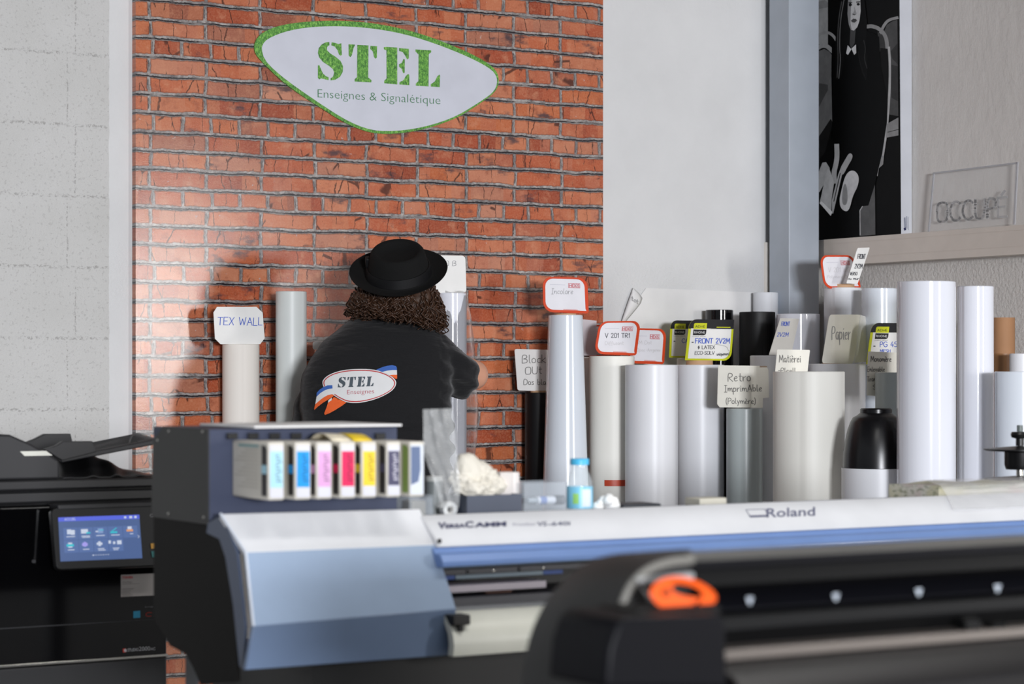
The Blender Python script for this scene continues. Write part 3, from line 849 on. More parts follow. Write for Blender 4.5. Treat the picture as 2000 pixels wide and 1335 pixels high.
roll('gry', 1709, 1766, 727, 6.86, grey_film, 'short grey roll in front of the Monomere card', seam=265, step=.03)
roll('tallest', 1752, 1866, 550, 6.35, gloss_white, 'biggest glossy white roll at the right, with a long bright streak')
roll('second', 1868, 1941, 559, 6.45, gloss_white, 'slimmer glossy white roll just right of the biggest white roll', seam=190, step=.05)
roll('edge', 1943, 2040, 725, 6.20, gloss_blue, 'bluish glossy roll cut by the right edge of the frame')
roll('little', 1972, 2020, 690, 6.55, satin_white, 'slim white roll behind the bluish roll at the right edge')
# bare cardboard tube
cx = at(1960, 620, 6.72)
t = thing('cardboard_tube', 'bare brown cardboard tube standing against the right wall', 'tube', (cx.x, cx.y, 0))
rr = 22 * (cx.x * S + cx.y * C) / F
obj('tube', MB().lathe([(rr - .006, 0), (rr, 0), (rr, cx.z), (rr - .006, cx.z), (rr - .006, 0)], (cx.x, cx.y, 0), 40), mat('brown_tube', (168, 124, 88), .7, var=(6, .08)), t)
z_band = at(1960, 690, 6.70).z
obj('lower_band', MB().lathe([(rr, 0), (rr + .0015, 0), (rr + .0015, z_band), (rr, z_band)], (cx.x, cx.y, 0), 40), mat('brown_lower', (146, 104, 66), .45), t, label='darker brown band on the lower tube')  # darker brown shell round the lower part of the tube

# red tape on the V 201 roll
_, rx, ry, rr, rz = ROLLS['v201']
zt_ = at(1178, 944, ry - rr).z
mb = MB()
sec = []
for k in range(13):
    a = math.radians(-90 - 52 + k * 6.4)
    sec.append([(rx + (rr + .0009) * math.cos(a), ry + (rr + .0009) * math.sin(a), zt_ - .012), (rx + (rr + .0009) * math.cos(a), ry + (rr + .0009) * math.sin(a), zt_ + .012)])
mb.loft(sec, cap=False, closed=False)
o = obj('red_tape', mb, mat('red_tape', (196, 70, 40), .4), t6, label='strip of orange-red tape')

# clear plastic sleeve around the roll the person handles
_, rx, ry, rr, rz = ROLLS['bag']
sleeve = mat('clear_film', (248, 248, 250), .08, trans=1.0, ior=1.08, spec=.6, alpha=.55, bump=(16, .5, .02))
mb = MB()
rnd = random.Random(3)
secs = []
for i in range(15):
    z = .35 + (rz + .006 - .35) * i / 14
    w = 1.0 if i < 13 else (.9 if i == 13 else .62)
    ring = []
    for k in range(40):
        a = 2 * math.pi * k / 40
        e = rr + .006 + .004 * math.sin(5 * a + i) + .003 * math.sin(9 * a + 2.2 * i)
        right = max(0, math.cos(a + TH))
        e += right ** 3 * (.030 + .010 * math.sin(i * .9))
        e *= w
        ring.append((rx + e * math.cos(a), ry + e * math.sin(a), z + .004 * math.sin(4 * a)))
    secs.append(ring)
mb.loft(secs, cap=False)
obj('plastic_sleeve', mb, sleeve, t3, label='clear plastic sleeve hanging loose on the right')

# ---------------------------------------------------------------- the cards stuck in the roll cores
card_white = mat('card_white', (232, 231, 228), .5, var=(20, .02))
card_cream = mat('card_cream', (238, 235, 224), .55, var=(20, .02))
card_grey = mat('card_grey', (204, 200, 192), .55, var=(20, .02))
orange = mat('card_orange', (206, 66, 26), .45)
yellow = mat('card_yellow', (196, 200, 28), .45)
blackp = mat('card_black', (26, 26, 30), .45)
red_ink = mat('logo_red', (192, 40, 52), .5)
pencil = mat('pencil', (150, 150, 152), .7)
pencil_dark = mat('pencil_dark', (112, 110, 108), .7)
black_ink = mat('black_ink', (50, 50, 60), .6)
blue_ink = mat('blue_ink', (62, 92, 190), .6)
ghost = mat('faint_pencil', (206, 204, 206), .7)
CG = 'name cards in the roll cores'
def card(name, q, Y, m, label, r=0, asp=1.3, outline=None):
    sv = plane(q, Y)
    c = sv.W(.5, 1)
    t = thing(name, label, 'card', c, CG)
    pts = outline or [sv.px(u, v) for u, v in rquad(r, asp=asp)]
    obj('board', MB().prism([sv.P(x, y) for x, y in pts], (0, .002, 0)), m, t, smooth=False)
    return t, sv
def notes(t, sv, m, *lines, nm='handwriting'):
    polys = []
    for L_ in lines: polys += writing(*L_[0], **L_[1])
    return flat(nm, sv, polys, m, .0016, t)
def hexis(q, Y, label, visible=True):
    t, sv = card('name_card', q, Y, orange, label, r=(.2, .2, .06, .22))
    flat('white_field', sv, [rquad((.17, .17, .03, .17), box=(.055, .05, .93, .925), asp=1.3)], mat('card_field', (226, 225, 230), .5), .0006, t, uv=True)
    flat('speech_tip', sv, [[(.90, .78), (.95, .93), (.80, .93)]], mat('card_field', (226, 225, 230), .5), .0009, t, uv=True)
    lg = []
    for a, b, c, d in ((.57, .165, .83, .178), (.57, .285, .83, .298), (.57, .165, .578, .298), (.822, .165, .83, .298)):
        lg.append([(a, b), (c, b), (c, d), (a, d)])
    flat('logo', sv, lg, red_ink, .0012, t, uv=True)
    tx = typeset('HEXIS', *sv.px(.59, .272), *sv.px(.81, .272), (sv.px(0, 1)[1] - sv.px(0, 0)[1]) * .088, bold=.02)
    flat('logo_letters', sv, tx, red_ink, .0012, t)
    flat('printed_lines', sv, [[(.16, .212), (.50, .212), (.50, .222), (.16, .222)]], mat('print_lilac', (190, 188, 200), .6), .0012, t, uv=True)
    st = [[(u, .895), (u + .012, .895), (u + .018, .93), (u + .006, .93)] for u in [.45 + .026 * i for i in range(12)]]
    flat('stripes', sv, st, orange, .0011, t, uv=True)
    return t, sv
def adhe(q, Y, label):
    t, sv = card('name_card', q, Y, yellow, label, r=(.16, 0, .16, 0))
    flat('white_field', sv, [rquad((0, 0, .15, 0), box=(.055, .22, .955, .955), asp=1.3)], mat('card_field_b', (228, 227, 224), .5), .0006, t, uv=True)
    flat('black_header', sv, [rquad((.16, 0, 0, 0), box=(0, 0, 1, .23), asp=1.3)], blackp, .0006, t, uv=True)
    flat('logo_yellow', sv, [rquad((.04, 0, 0, 0), box=(.11, .09, .40, .24))], yellow, .0010, t, uv=True)
    flat('logo_black', sv, [rquad((0, 0, .06, 0), box=(.11, .25, .40, .39))], blackp, .0011, t, uv=True)
    h = sv.px(0, 1)[1] - sv.px(0, 0)[1]
    flat('logo_letters', sv, typeset('ADHÉ', *sv.px(.145, .205), *sv.px(.365, .205), h * .062), blackp, .0016, t)
    flat('logo_subline', sv, typeset('RHONE', *sv.px(.135, .345), *sv.px(.375, .345), h * .058), mat('print_white', (220, 220, 220), .5), .0016, t)
    flat('tag_text', sv, typeset("L'ESPRIT MÉDIA", *sv.px(.10, .435), *sv.px(.40, .43), h * .026), pencil_dark, .0012, t)
    flat('web_line', sv, [[(.62, .178), (.93, .178), (.93, .198), (.62, .198)]], yellow, .0012, t, uv=True)
    flat('bullet', sv, [[(.10, .55), (.145, .55), (.145, .575), (.10, .575)]], black_ink, .0012, t, uv=True)
    return t, sv

# TEX WALL, octagonal
oc = [(424, 599), (501, 599), (513, 610), (517, 660), (508, 672), (431, 672), (420, 661), (417, 610)]
t, sv = card('name_card', [(417, 599), (515, 599), (517, 672), (419, 672)], 7.89, card_white, 'white octagonal card marked TEX WALL in blue', outline=oc)
notes(t, sv, blue_ink, (('TEX WALL', 425, 634, 15), dict(w=87, slant=.05, thick=1.3, jitter=.04, rise=-.01)))
# 600 B behind the hat
t, sv = card('name_card', [(836, 498), (909, 499), (911, 572), (836, 572)], 7.78, card_white, 'white round-cornered card pencilled 600 B, behind the hat', r=.1, asp=1.0)
notes(t, sv, pencil, (('600 B', 855, 519, 10), dict(w=36, thick=.9)))
# corner of a card behind the left shoulder
roll('hid', 618, 676, 681, 7.86, satin_white, 'short white roll hidden behind the person, only its card showing')
t, sv = card('name_card', [(611, 667), (682, 667), (682, 682), (611, 682)], 7.84, card_white, 'white card whose corner shows behind the left shoulder of the person', r=.06, asp=4)
# Block Out
t, sv = card('name_card', [(1005, 681), (1081, 683), (1081, 764), (1011, 762)], 7.91, card_white, 'white card pencilled Block OUT Dos blanc, half behind the flaring roll', r=.05, asp=1)
notes(t, sv, pencil_dark, (('Block', 1020, 709, 16), dict(w=46, thick=1.2, rise=.02)), (('OUt', 1026, 731, 14), dict(w=32, thick=1.2, rise=.06)), (('Dos blan', 1023, 751, 11), dict(w=50, thick=1.1)))
t, sv = hexis([(1060, 540), (1147, 542), (1150, 612), (1061, 609)], 7.70, 'orange-bordered card pencilled Incolore, on top of the tall flaring roll')
notes(t, sv, pencil, (('Incolore', 1077, 574, 11), dict(w=42, thick=.8, slant=.12)))
# film swatch and card behind the V 201 card
t, sv = card('film_swatch', [(1136, 623), (1165, 626), (1165, 694), (1136, 694)], 7.90, mat('pink_film', (226, 220, 224), .3, trans=.25), 'pale pinkish film swatch behind the tall flaring roll')
t, sv = hexis([(1146, 634), (1212, 634), (1212, 697), (1146, 697)], 7.92, 'orange-bordered card almost hidden behind the V 201 card')
t, sv = hexis([(1171, 627), (1252, 626), (1243, 694), (1160, 691)], 7.70, 'orange-bordered slanted card marked V 201 TR1')
notes(t, sv, black_ink, (('V 201 TR1', 1182, 659, 8.5), dict(w=48, thick=1.0)))
notes(t, sv, ghost, (('Diffusant', 1182, 673, 7), dict(w=36, thick=.8)), nm='faint_writing')
t, sv = hexis([(1228, 640), (1302, 642), (1297, 711), (1226, 709)], 7.74, 'orange-bordered card with faint pencil 3M Dot, right of the V 201 card')
notes(t, sv, ghost, (('3M Dot', 1243, 672, 7), dict(w=30, thick=.9)), (('Opac', 1243, 686, 6), dict(w=17, thick=.8)), (('-Arrgenne', 1262, 686, 6), dict(w=28, thick=.8)), nm='faint_writing')
t, sv = adhe([(1310, 625), (1384, 626), (1381, 698), (1307, 698)], 7.84, 'yellow and black card half hidden behind the LATEX card')
notes(t, sv, blue_ink, (('CA', 1332, 669, 8), dict(w=13, thick=1.0)))
t, sv = adhe([(1347, 623), (1434, 624), (1428, 704), (1338, 703)], 7.62, 'yellow and black card marked FRONT 2V2M, LATEX, ECO-SOLV')
notes(t, sv, blue_ink, (('FRONT 2V2M', 1358, 670, 9.5), dict(w=67, thick=1.5, slant=.08)))
notes(t, sv, black_ink, (('& LATEX', 1363, 681, 6.5), dict(w=33, thick=1.0)), (('ECO-SOLV', 1357, 692, 6.5), dict(w=38, thick=.9, slant=.1)), (('uniquement', 1400, 694, 6), dict(w=25, thick=.8, rise=.03)), nm='black_handwriting')
flat('ink_scrawl', sv, ribbon(chaikin([(1396, 672), (1412, 674), (1421, 678), (1422, 684), (1427, 686)]), .5), black_ink, .0016, t)
# FRONT 2V2M leaning before the glossy roll
t, sv = card('name_card', [(1524, 621), (1561, 622), (1545, 693), (1502, 693)], 7.44, card_grey, 'grey leaning card marked FRONT 2V2M in blue, before the streaked glossy roll', r=.02)
notes(t, sv, blue_ink, (('FRONT', 1526, 636, 8), dict(w=16, thick=.9, slant=.3)), (('2V2M', 1517, 657, 8), dict(w=22, thick=.9, slant=.3)))
# Matiere
t, sv = card('name_card', [(1518, 682), (1582, 683), (1577, 728), (1514, 727)], 7.092, card_cream, 'cream card reading Matiere behind the very wide cream roll', r=.03)
notes(t, sv, pencil_dark, (('Matièrei', 1522, 707, 14), dict(w=42, thick=1.1)), (('-Plcell', 1520, 728, 10), dict(w=34, thick=1.0)))
# Retro Imprimable
oc = [(1403, 713), (1497, 714), (1501, 722), (1502, 776), (1490, 777), (1490, 796), (1406, 795), (1401, 789)]
t, sv = card('name_card', [(1401, 713), (1501, 714), (1502, 796), (1401, 795)], 7.39, card_cream, 'big cream card reading Retro Imprimable (Polymere)', outline=oc)
notes(t, sv, pencil_dark, (('Retro', 1422, 744, 16), dict(w=44, thick=1.2, jitter=.05)), (('ImprimAble', 1415, 765, 13), dict(w=73, thick=1.2, rise=.02, jitter=.04)), (('(Polymère)', 1418, 788, 11), dict(w=58, thick=1.1, jitter=.04)))
flat('crease', sv, [[(1484, 714), (1497, 714), (1499, 717), (1484, 717)]], mat('card_scuff', (168, 146, 126), .7), .0012, t)
# Papier, folded tent
t, sv = card('name_card', [(1620, 614), (1682, 614), (1667, 710), (1605, 709)], 7.24, card_cream, 'folded cream card reading Papier', r=.07)
notes(t, sv, pencil, (('Papier', 1625, 663, 26), dict(w=36, thick=1.2)))
P = sv.P
back = [(P(1682, 616)), P(1688, 622, -.004), P(1695, 700, -.10), P(1667, 709)]
mb = MB().face([P(1680, 614.5), P(1690, 618, -.02), P(1695, 706, -.02), P(1668, 708)])
sm = obj('folded_back', mb, card_white, t, smooth=False).modifiers.new('thick', 'SOLIDIFY'); sm.thickness = .0015
# red-bordered card and leaning card on the paper roll
t, sv = hexis([(1601, 498), (1668, 498), (1682, 563), (1610, 564)], 7.47, 'orange-bordered card on the tall paper roll below the canvas print')
notes(t, sv, ghost, (('V 201 WG', 1618, 531, 9), dict(w=42, thick=.8)), (('Polymere Dot', 1616, 543, 6), dict(w=46, thick=.7)), nm='faint_writing')
t, sv = card('name_card', [(1675, 484), (1699, 483), (1675, 554), (1653, 553)], 7.385, card_white, 'small white leaning card marked FRONT 2V2M, by the trunking', r=.05)
notes(t, sv, black_ink, (('FRONT', 1675, 505, 9), dict(w=15, thick=.9, slant=.3)), (('2V2M', 1669, 524, 9), dict(w=15, thick=.9, slant=.3)), (('VERSO', 1660, 537, 6), dict(w=14, thick=.8, slant=.3)), (('ou mur', 1656, 546, 5), dict(w=21, thick=.7, slant=.3)))
# PG 45 and Monomere
t, sv = adhe([(1703, 630), (1790, 631), (1784, 712), (1692, 711)], 7.14, 'yellow and black card marked PG 45 MESH in blue')
notes(t, sv, blue_ink, (('PG 45', 1719, 677, 10), dict(w=33, thick=1.2)), (('MESH', 1719, 688, 6), dict(w=20, thick=1.0)))
t, sv = card('name_card', [(1696, 686), (1776, 689), (1776, 775), (1693, 772)], 6.93, card_cream, 'cream card reading Monomere Enlevable Transp, beside the biggest white roll', r=.02)
notes(t, sv, pencil_dark, (('Monomère', 1701, 706, 11), dict(w=40, thick=1.1)), (('Enlevable', 1694, 725, 9), dict(w=34, thick=1.0)), (('Transp', 1693, 744, 9), dict(w=26, thick=1.0)), (('S', 1705, 760, 9), dict(w=6, thick=1.0)))

# white roll with a black domed end cap, in front of the wide cream roll
c = at(1711, 797, 6.62)
dd = c.x * S + c.y * C
k = dd / F
t = thing('capped_roll', 'white roll with a black domed end cap, standing behind the printer', 'roll', (c.x, 6.62, 0))
Z = lambda y: HC + (HY - y) * k
obj('body', MB().lathe([(0, 0), (67 * k, 0), (67 * k, Z(913)), (0, Z(913))], (c.x, 6.62, 0), 64), satin_white, t)
prof = [(0, Z(797)), (29 * k, Z(797)), (31 * k, Z(799)), (31 * k, Z(806)), (37 * k, Z(811)), (45 * k, Z(815)), (50 * k, Z(824)), (55 * k, Z(838)), (60 * k, Z(860)), (64 * k, Z(885)), (65.5 * k, Z(912.5)), (0, Z(912.5))]
obj('end_cap', MB().lathe(prof, (c.x, 6.62, 0), 64), mat('black_plastic_gloss', (13, 13, 16), .28), t, label='black domed plastic end cap')

# ---------------------------------------------------------------- office copier at the left
cp_black = mat('copier_black', (16, 16, 18), .22, spec=.5)
cp_satin = mat('copier_satin', (34, 34, 36), .42, spec=.5)
cp_dark = mat('copier_charcoal', (44, 44, 46), .5, spec=.45)
cp_gloss = mat('copier_gloss', (5, 5, 6), .06, spec=.5)
chrome = mat('chrome_strip', (190, 188, 182), .22, metal=1.0)
YC = 5.7
XR = at(327, 1280, YC).x
XL = XR - .60
zc = lambda y, px=200, Y=YC: at(px, y, Y).z
t = thing('photocopier', 'black office copier with a lit touchscreen in front of the white block wall', 'copier', ((XL + XR) / 2, YC + .3, 0))
CP = t
obj('body', MB().box(XL, XR, YC, YC + .58, .04, zc(982)), cp_gloss, t, bevel=.008)
obj('top_frame', MB().box(XL, XR, YC + .005, YC + .58, zc(978), zc(957)), cp_satin, t, bevel=.005)
obj('scanner_unit', MB().box(XL, XR, YC - .004, YC + .58, zc(953), zc(934)), cp_satin, t, bevel=.005)
obj('shadow_gap', MB().box(XL + .01, XR - .01, YC + .02, YC + .56, zc(983), zc(950)), cp_black, t)
obj('chrome_strip', MB().box(XL, XR, YC - .004, YC + .2, zc(1290), zc(1284)), chrome, t, bevel=.002, label='thin chrome strip')
# paper drawers under the strip with a woven front
n = NT('woven_front')
a = n.math('FRACT', n.math('MULTIPLY', n.math('ADD', n.X, n.Z), 140.0))
b = n.math('FRACT', n.math('MULTIPLY', n.math('SUBTRACT', n.X, n.Z), 140.0))
cc = n.ramp(n.math('MAXIMUM', a, b), [(.5, (10, 10, 11)), (.9, (26, 26, 28))])
n.t.links.new(cc, n.b.inputs['Base Color'])
n.b.inputs['Roughness'].default_value = .45
obj('paper_drawer', MB().box(XL, XR - .004, YC - .002, YC + .3, .33, zc(1292)), n.m, t, bevel=.004)
obj('paper_drawer', MB().box(XL, XR - .004, YC - .002, YC + .3, .06, .325), n.m, t, bevel=.004)
obj('front_seam', MB().box(XL, XR, YC - .0012, YC, zc(1216), zc(1214)), cp_satin, t, smooth=False)
# document feeder
fp = plane([], YC + .03)
prof = [fp.P(-140, 940), fp.P(117, 935), fp.P(116, 899), fp.P(98, 888), fp.P(60, 866), fp.P(20, 848.5), fp.P(-140, 846)]
obj('document_feeder', MB().prism(prof, (0, .42, 0)), cp_dark, t, bevel=.006)
flat('feeder_label', plane([], YC + .03), [[(39, 881), (90, 880), (103, 889), (48, 890)]], mat('label_white', (206, 206, 196), .4), .0012, t, label='white flash label on the feeder')
g1 = plane([], YC + .055)
obj('paper_guide', MB().prism([g1.P(*p) for p in [(88, 877), (110, 870), (123, 861.5), (181, 861), (189, 882), (122, 899), (110, 892)]], (0, .02, 0)), cp_satin, t, bevel=.002)
g2 = plane([], YC + .40)
obj('paper_guide', MB().prism([g2.P(*p) for p in [(50, 864), (68, 857), (88, 847), (138, 846.5), (143, 866), (120, 880), (70, 878)]], (0, .02, 0)), cp_satin, t, bevel=.002)
pf0, pf1, pb0, pb1 = at(120, 893, YC + .08), at(308, 857, YC + .08), at(100, 880, YC + .40), at(262, 846, YC + .40)
pf1 = at(306, 857, YC + .12)
mb = MB().add([pf0, pf1, at(270, 846, YC + .40), pb0] + [p + Vector((0, 0, -.014)) for p in (pf0, pf1, at(270, 846, YC + .40), pb0)], [(0, 1, 2, 3), (7, 6, 5, 4), (0, 4, 5, 1), (1, 5, 6, 2), (2, 6, 7, 3), (3, 7, 4, 0)])
o = obj('input_tray', mb, cp_dark, t, bevel=.003)
mb = MB()
for k in range(9):
    f = .1 + .85 * k / 8
    a, b = pf0.lerp(pb0, f), pf1.lerp(at(270, 846, YC + .40), f)
    mb.box(0, 0, 0, 0, 0, 0) if False else mb.prism([a + Vector((0, -.002, .0005)), b + Vector((0, -.002, .0005)), b + Vector((0, .002, .0005)), a + Vector((0, .002, .0005))], (0, 0, .0018))
obj('tray_ribs', mb, cp_satin, t, smooth=False)
tb = at(262, 859, YC + .10)
obj('tray_stop', MB().prism([tb + Vector((-.012, 0, -.006)), tb + Vector((.012, 0, -.006)), tb + Vector((.004, 0, .012)), tb + Vector((-.004, 0, .012))], (0, .01, 0)), cp_black, t)
# ridged output cover under the tray
ridx, zlo = at(117, 930, YC + .05).x, zc(933)
mb = MB()
NXX, NYY = 44, 40
secs = []
for j in range(NYY + 1):
    v = j / NYY
    row = []
    for i in range(NXX + 1):
        u = i / NXX
        hgt = .075 * math.exp(-((u - .55) / .3) ** 2) * (1 - math.exp(-((v) / .45) ** 2)) + .006 * math.sin(26 * (u - .5 * v)) * math.exp(-((u - .5) / .35) ** 2)
        row.append((ridx + (XR - .006 - ridx) * u, YC + .03 + .46 * v, zlo + .002 + max(0, hgt)))
    secs.append(row)
mb.loft(secs, cap=False, closed=False)
o = obj('ridged_cover', mb, cp_satin, t)
sm = o.modifiers.new('thick', 'SOLIDIFY'); sm.thickness = .004
# touchscreen on its arm
zq = [(99, 991), (322, 984), (330, 1104), (110, 1113)]
pn = Vector((0, -1, .22)).normalized()
p0 = at(200, 1050, YC - .07)
sq = Surf(zq, p0, pn)
pts = [sq.W(u, v) for u, v in rquad(.05, asp=1.7)]
obj('control_panel', MB().prism(pts, tuple(-pn * .022)), mat('panel_black', (12, 12, 13), .35, spec=.4), t, bevel=.003)
obj('panel_hinge', MB().box(at(112, 980, YC - .05).x, XR - .01, YC - .055, YC + .02, zc(990), zc(980)), cp_dark, t, bevel=.003)
disp = Surf([(113.5, 1010), (272, 1004.5), (278, 1089.5), (118, 1096)], p0, pn)
E_ = lambda nm, rgb, s=1.0: mat(nm, rgb, emit=s)
flat('screen', disp, [rquad(0, box=(0, 0, 1, 1))], E_('screen_blue', (72, 98, 150)), .0010, t, uv=True, label='lit blue touchscreen')
scr = bpy.data.objects['screen']
flat('title_bar', disp, [[(0, 0), (1, 0), (1, .095), (0, .095)]], E_('screen_title', (84, 102, 226)), .0014, scr, uv=True)
ROOT[scr] = ROOT[t]
tiles = [(.055 + .183 * i, .245, .175, .27) for i in range(5)] + [(.055 + .183 * i, .53, .175, .28) for i in range(4)]
flat('tiles', disp, [[(x, y), (x + w, y), (x + w, y + h), (x, y + h)] for x, y, w, h in tiles], E_('screen_tile', (84, 112, 168)), .0014, scr, uv=True)
def B(x, y, w, h): return [(x, y), (x + w, y), (x + w, y + h), (x, y + h)]
wht = [B(.10, .28, .05, .11), B(.145, .295, .05, .11), B(.272, .285, .085, .10), B(.645, .0, 0, 0), B(.845, .26, .05, .07), B(.105, .58, .05, .045), B(.105, .655, .05, .04), B(.475, .575, .03, .11), B(.455, .605, .07, .05), B(.60, .565, .03, .07), B(.655, .59, .028, .06), B(.705, .57, .055, .09), B(.45, .335, .03, .03), B(.395, .875, .022, .022)]
wht += [B(.43 + .03 * i, .878, .018, .012) for i in range(6)]
wht += [B(.09 + .183 * i, .435, .105, .018) for i in range(4)] + [B(.87, .42, .04, .018), B(.28, .465, .10, .016)] + [B(.10 + .183 * i, .735, .08, .018) for i in range(4)] + [B(.47, .77, .09, .016), B(.655, .77, .06, .016)]
flat('icons_white', disp, [p for p in wht if p[0] != p[2]], E_('screen_white', (206, 216, 236)), .0018, scr, uv=True)
flat('icons_teal', disp, [B(.085, .615, .09, .055), B(.63, .36, .085, .04), [(.64, .355), (.705, .275), (.715, .285), (.66, .355)], B(.335, .355, .05, .035), B(.50, .31, .05, .018)], E_('screen_teal', (46, 196, 214)), .0020, scr, uv=True)
flat('icons_blue', disp, [B(.478, .28, .065, .11)], E_('screen_steel', (130, 158, 206)), .0016, scr, uv=True)
flat('icons_orange', disp, [B(.83, .325, .08, .05)], E_('screen_orange', (226, 158, 112)), .0020, scr, uv=True)
flat('icons_violet', disp, [[(.275, .61), (.31, .57), (.345, .61), (.345, .66), (.31, .69), (.275, .66)]], E_('screen_violet', (168, 160, 240)), .0020, scr, uv=True)
flat('title_text', disp, typeset('ACCUEIL', *disp.px(.075, .075), *disp.px(.215, .075), 5.2), E_('screen_white', (206, 216, 236)), .0020, scr)
flat('title_icons', disp, [closed_smooth(B(.81, .025, .03, .05)), B(.875, .025, .035, .05), closed_smooth(B(.935, .022, .032, .055))], E_('screen_white', (206, 216, 236)), .0020, scr, uv=True)
flat('next_arrow', disp, ribbon([disp.px(.965, .47), disp.px(.98, .50), disp.px(.965, .53)], .9), E_('screen_white', (206, 216, 236)), .0020, scr)
# keys at the panel's right edge
obj('yellow_key', MB().prism([sq.P(*p, .001) for p in [(294, 1061), (308, 1060), (309, 1070), (295, 1071)]], tuple(pn * .002)), mat('key_amber', (226, 168, 60), .4), t)
obj('green_key', MB().prism([sq.P(*p, .001) for p in [(295, 1076), (309, 1075), (311, 1087), (297, 1088)]], tuple(pn * .002)), mat('key_teal', (40, 130, 130), .4), t)
flat('power_symbol', sq, [ribbon([(293, 1007), (294, 1004), (297, 1003.5), (299, 1006), (298, 1009), (294.5, 1009)], 1.0)][0], mat('key_grey', (150, 150, 152), .5), .001, t)
# stickers and lettering on the glossy front
fv = plane([(236, 1122), (304, 1119), (304, 1162), (236, 1165)], YC - .0005)
stk = flat('service_sticker', fv, [B(0, 0, 1, 1)], mat('sticker_white', (176, 170, 166), .5), .0008, t, uv=True, label='white service sticker with red brand line')
flat('sticker_brand', fv, typeset('TOSHIBA', 238.5, 1129.5, 260, 1128.6, 4.6, bold=.03), red_ink, .0014, stk)
flat('sticker_text', fv, typeset('eTop Projet', 239, 1138, 258, 1137.3, 3.4) + [B(.04, .38, .5, .012), B(.04, .62, .33, .02), B(.04, .70, .26, .012), B(.04, .76, .22, .012), B(.04, .82, .24, .012), B(.04, .88, .30, .012), B(.04, .94, .30, .012)][:0], mat('sticker_grey', (120, 112, 110), .6), .0014, stk)
flat('sticker_lines', fv, [B(.04, .42, .5, .014), B(.04, .64, .33, .024), B(.04, .72, .26, .014), B(.04, .78, .22, .014), B(.04, .84, .24, .014), B(.04, .90, .30, .014), B(.04, .955, .30, .014)], mat('sticker_grey', (120, 112, 110), .6), .0014, stk, uv=True)
flat('energy_sticker', fv, [[(260.5, 1193), (274, 1192), (274, 1205.5), (260.5, 1206.5)]], mat('energy_blue', (52, 142, 176), .4), .0008, t, label='small blue square sticker')
flat('red_swoosh', fv, ribbon(chaikin([(296, 1196), (289, 1195), (284, 1199), (287, 1203), (295, 1202)]), 1.4), mat('swoosh_red', (150, 40, 30), .4), .0008, t)
flat('small_text', fv, typeset('Energy star', 283.5, 1186, 310, 1184.4, 3), mat('print_grey', (120, 120, 122), .5), .0008, t)
flat('red_e_square', fv, [[(240, 1266), (246, 1265.6), (246, 1273), (240, 1273.4)]], mat('model_red', (170, 52, 42), .4), .0008, t)
mw = mat('model_white', (176, 176, 178), .4)
flat('model_name', fv, typeset('e', 242.2, 1272, 247.3, 1271.7, 8, bold=.03) + typeset('STUDIO', 249.3, 1271.5, 270.6, 1270.3, 5.8, bold=.01) + typeset('2000', 271.4, 1270.3, 293.5, 1269.2, 8) + typeset('AC', 294.3, 1269.2, 303.4, 1268.6, 5.6), mw, .0014, t)
flat('lock_dot', fv, closed_smooth and [closed_smooth([(62, 1092), (70, 1092), (70, 1099), (62, 1099)])], cp_satin, .0008, t)

# ---------------------------------------------------------------- wide-format printer
pr_white = mat('printer_white', (216, 217, 220), .38, spec=.35)
pr_lilac = mat('printer_edge_white', (214, 216, 226), .4)
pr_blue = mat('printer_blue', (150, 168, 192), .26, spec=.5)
pr_blue_l = mat('printer_cover_blue', (120, 148, 200), .22, spec=.5)
pr_navy = mat('printer_navy', (58, 64, 84), .5, spec=.3)
pr_black = mat('printer_black', (14, 14, 15), .42)
pr_side = mat('printer_side', (44, 44, 43), .45, spec=.3)
pr_dark = mat('printer_rail', (58, 58, 64), .42)
XE = 4.42
X0 = at(837, 1020, 4.0).x
z_ = lambda px, py, Y: at(px, py, Y).z
A, Bz, Cz, Dz = (4.03, z_(1300, 989, 4.03)), (3.975, z_(1350, 1028, 3.975)), (3.965, z_(1350, 1046, 3.965)), (3.925, z_(1300, 1076, 3.925))
DECK = A[1] - .014
t = thing('wide_format_printer', 'large white and blue wide-format printer crossing the picture', 'printer', ((1.8 + XE) / 2, 4.2, 0))
PR = t
obj('front_panel', MB().prismX([A, Bz, Cz, (4.02, Cz[1]), (4.05, A[1])], X0, XE), pr_white, t, bevel=.003)
obj('deck', MB().box(X0, XE, 4.052, 4.25, DECK - .1, DECK), pr_navy, t)
xs = at(848, 1060, 3.96).x
obj('front_cover', MB().prismX([(Cz[0] + .004, Cz[1] - .0005), (Cz[0] - .006, Cz[1] - .010), (Dz[0] + .012, Dz[1] + .014), (Dz[0], Dz[1]), (Dz[0] + .002, Dz[1] - .010), (Dz[0] + .03, Dz[1] - .012), (4.01, Cz[1] - .0005)], xs, XE), pr_blue_l, t, bevel=.002, label='light blue front cover')
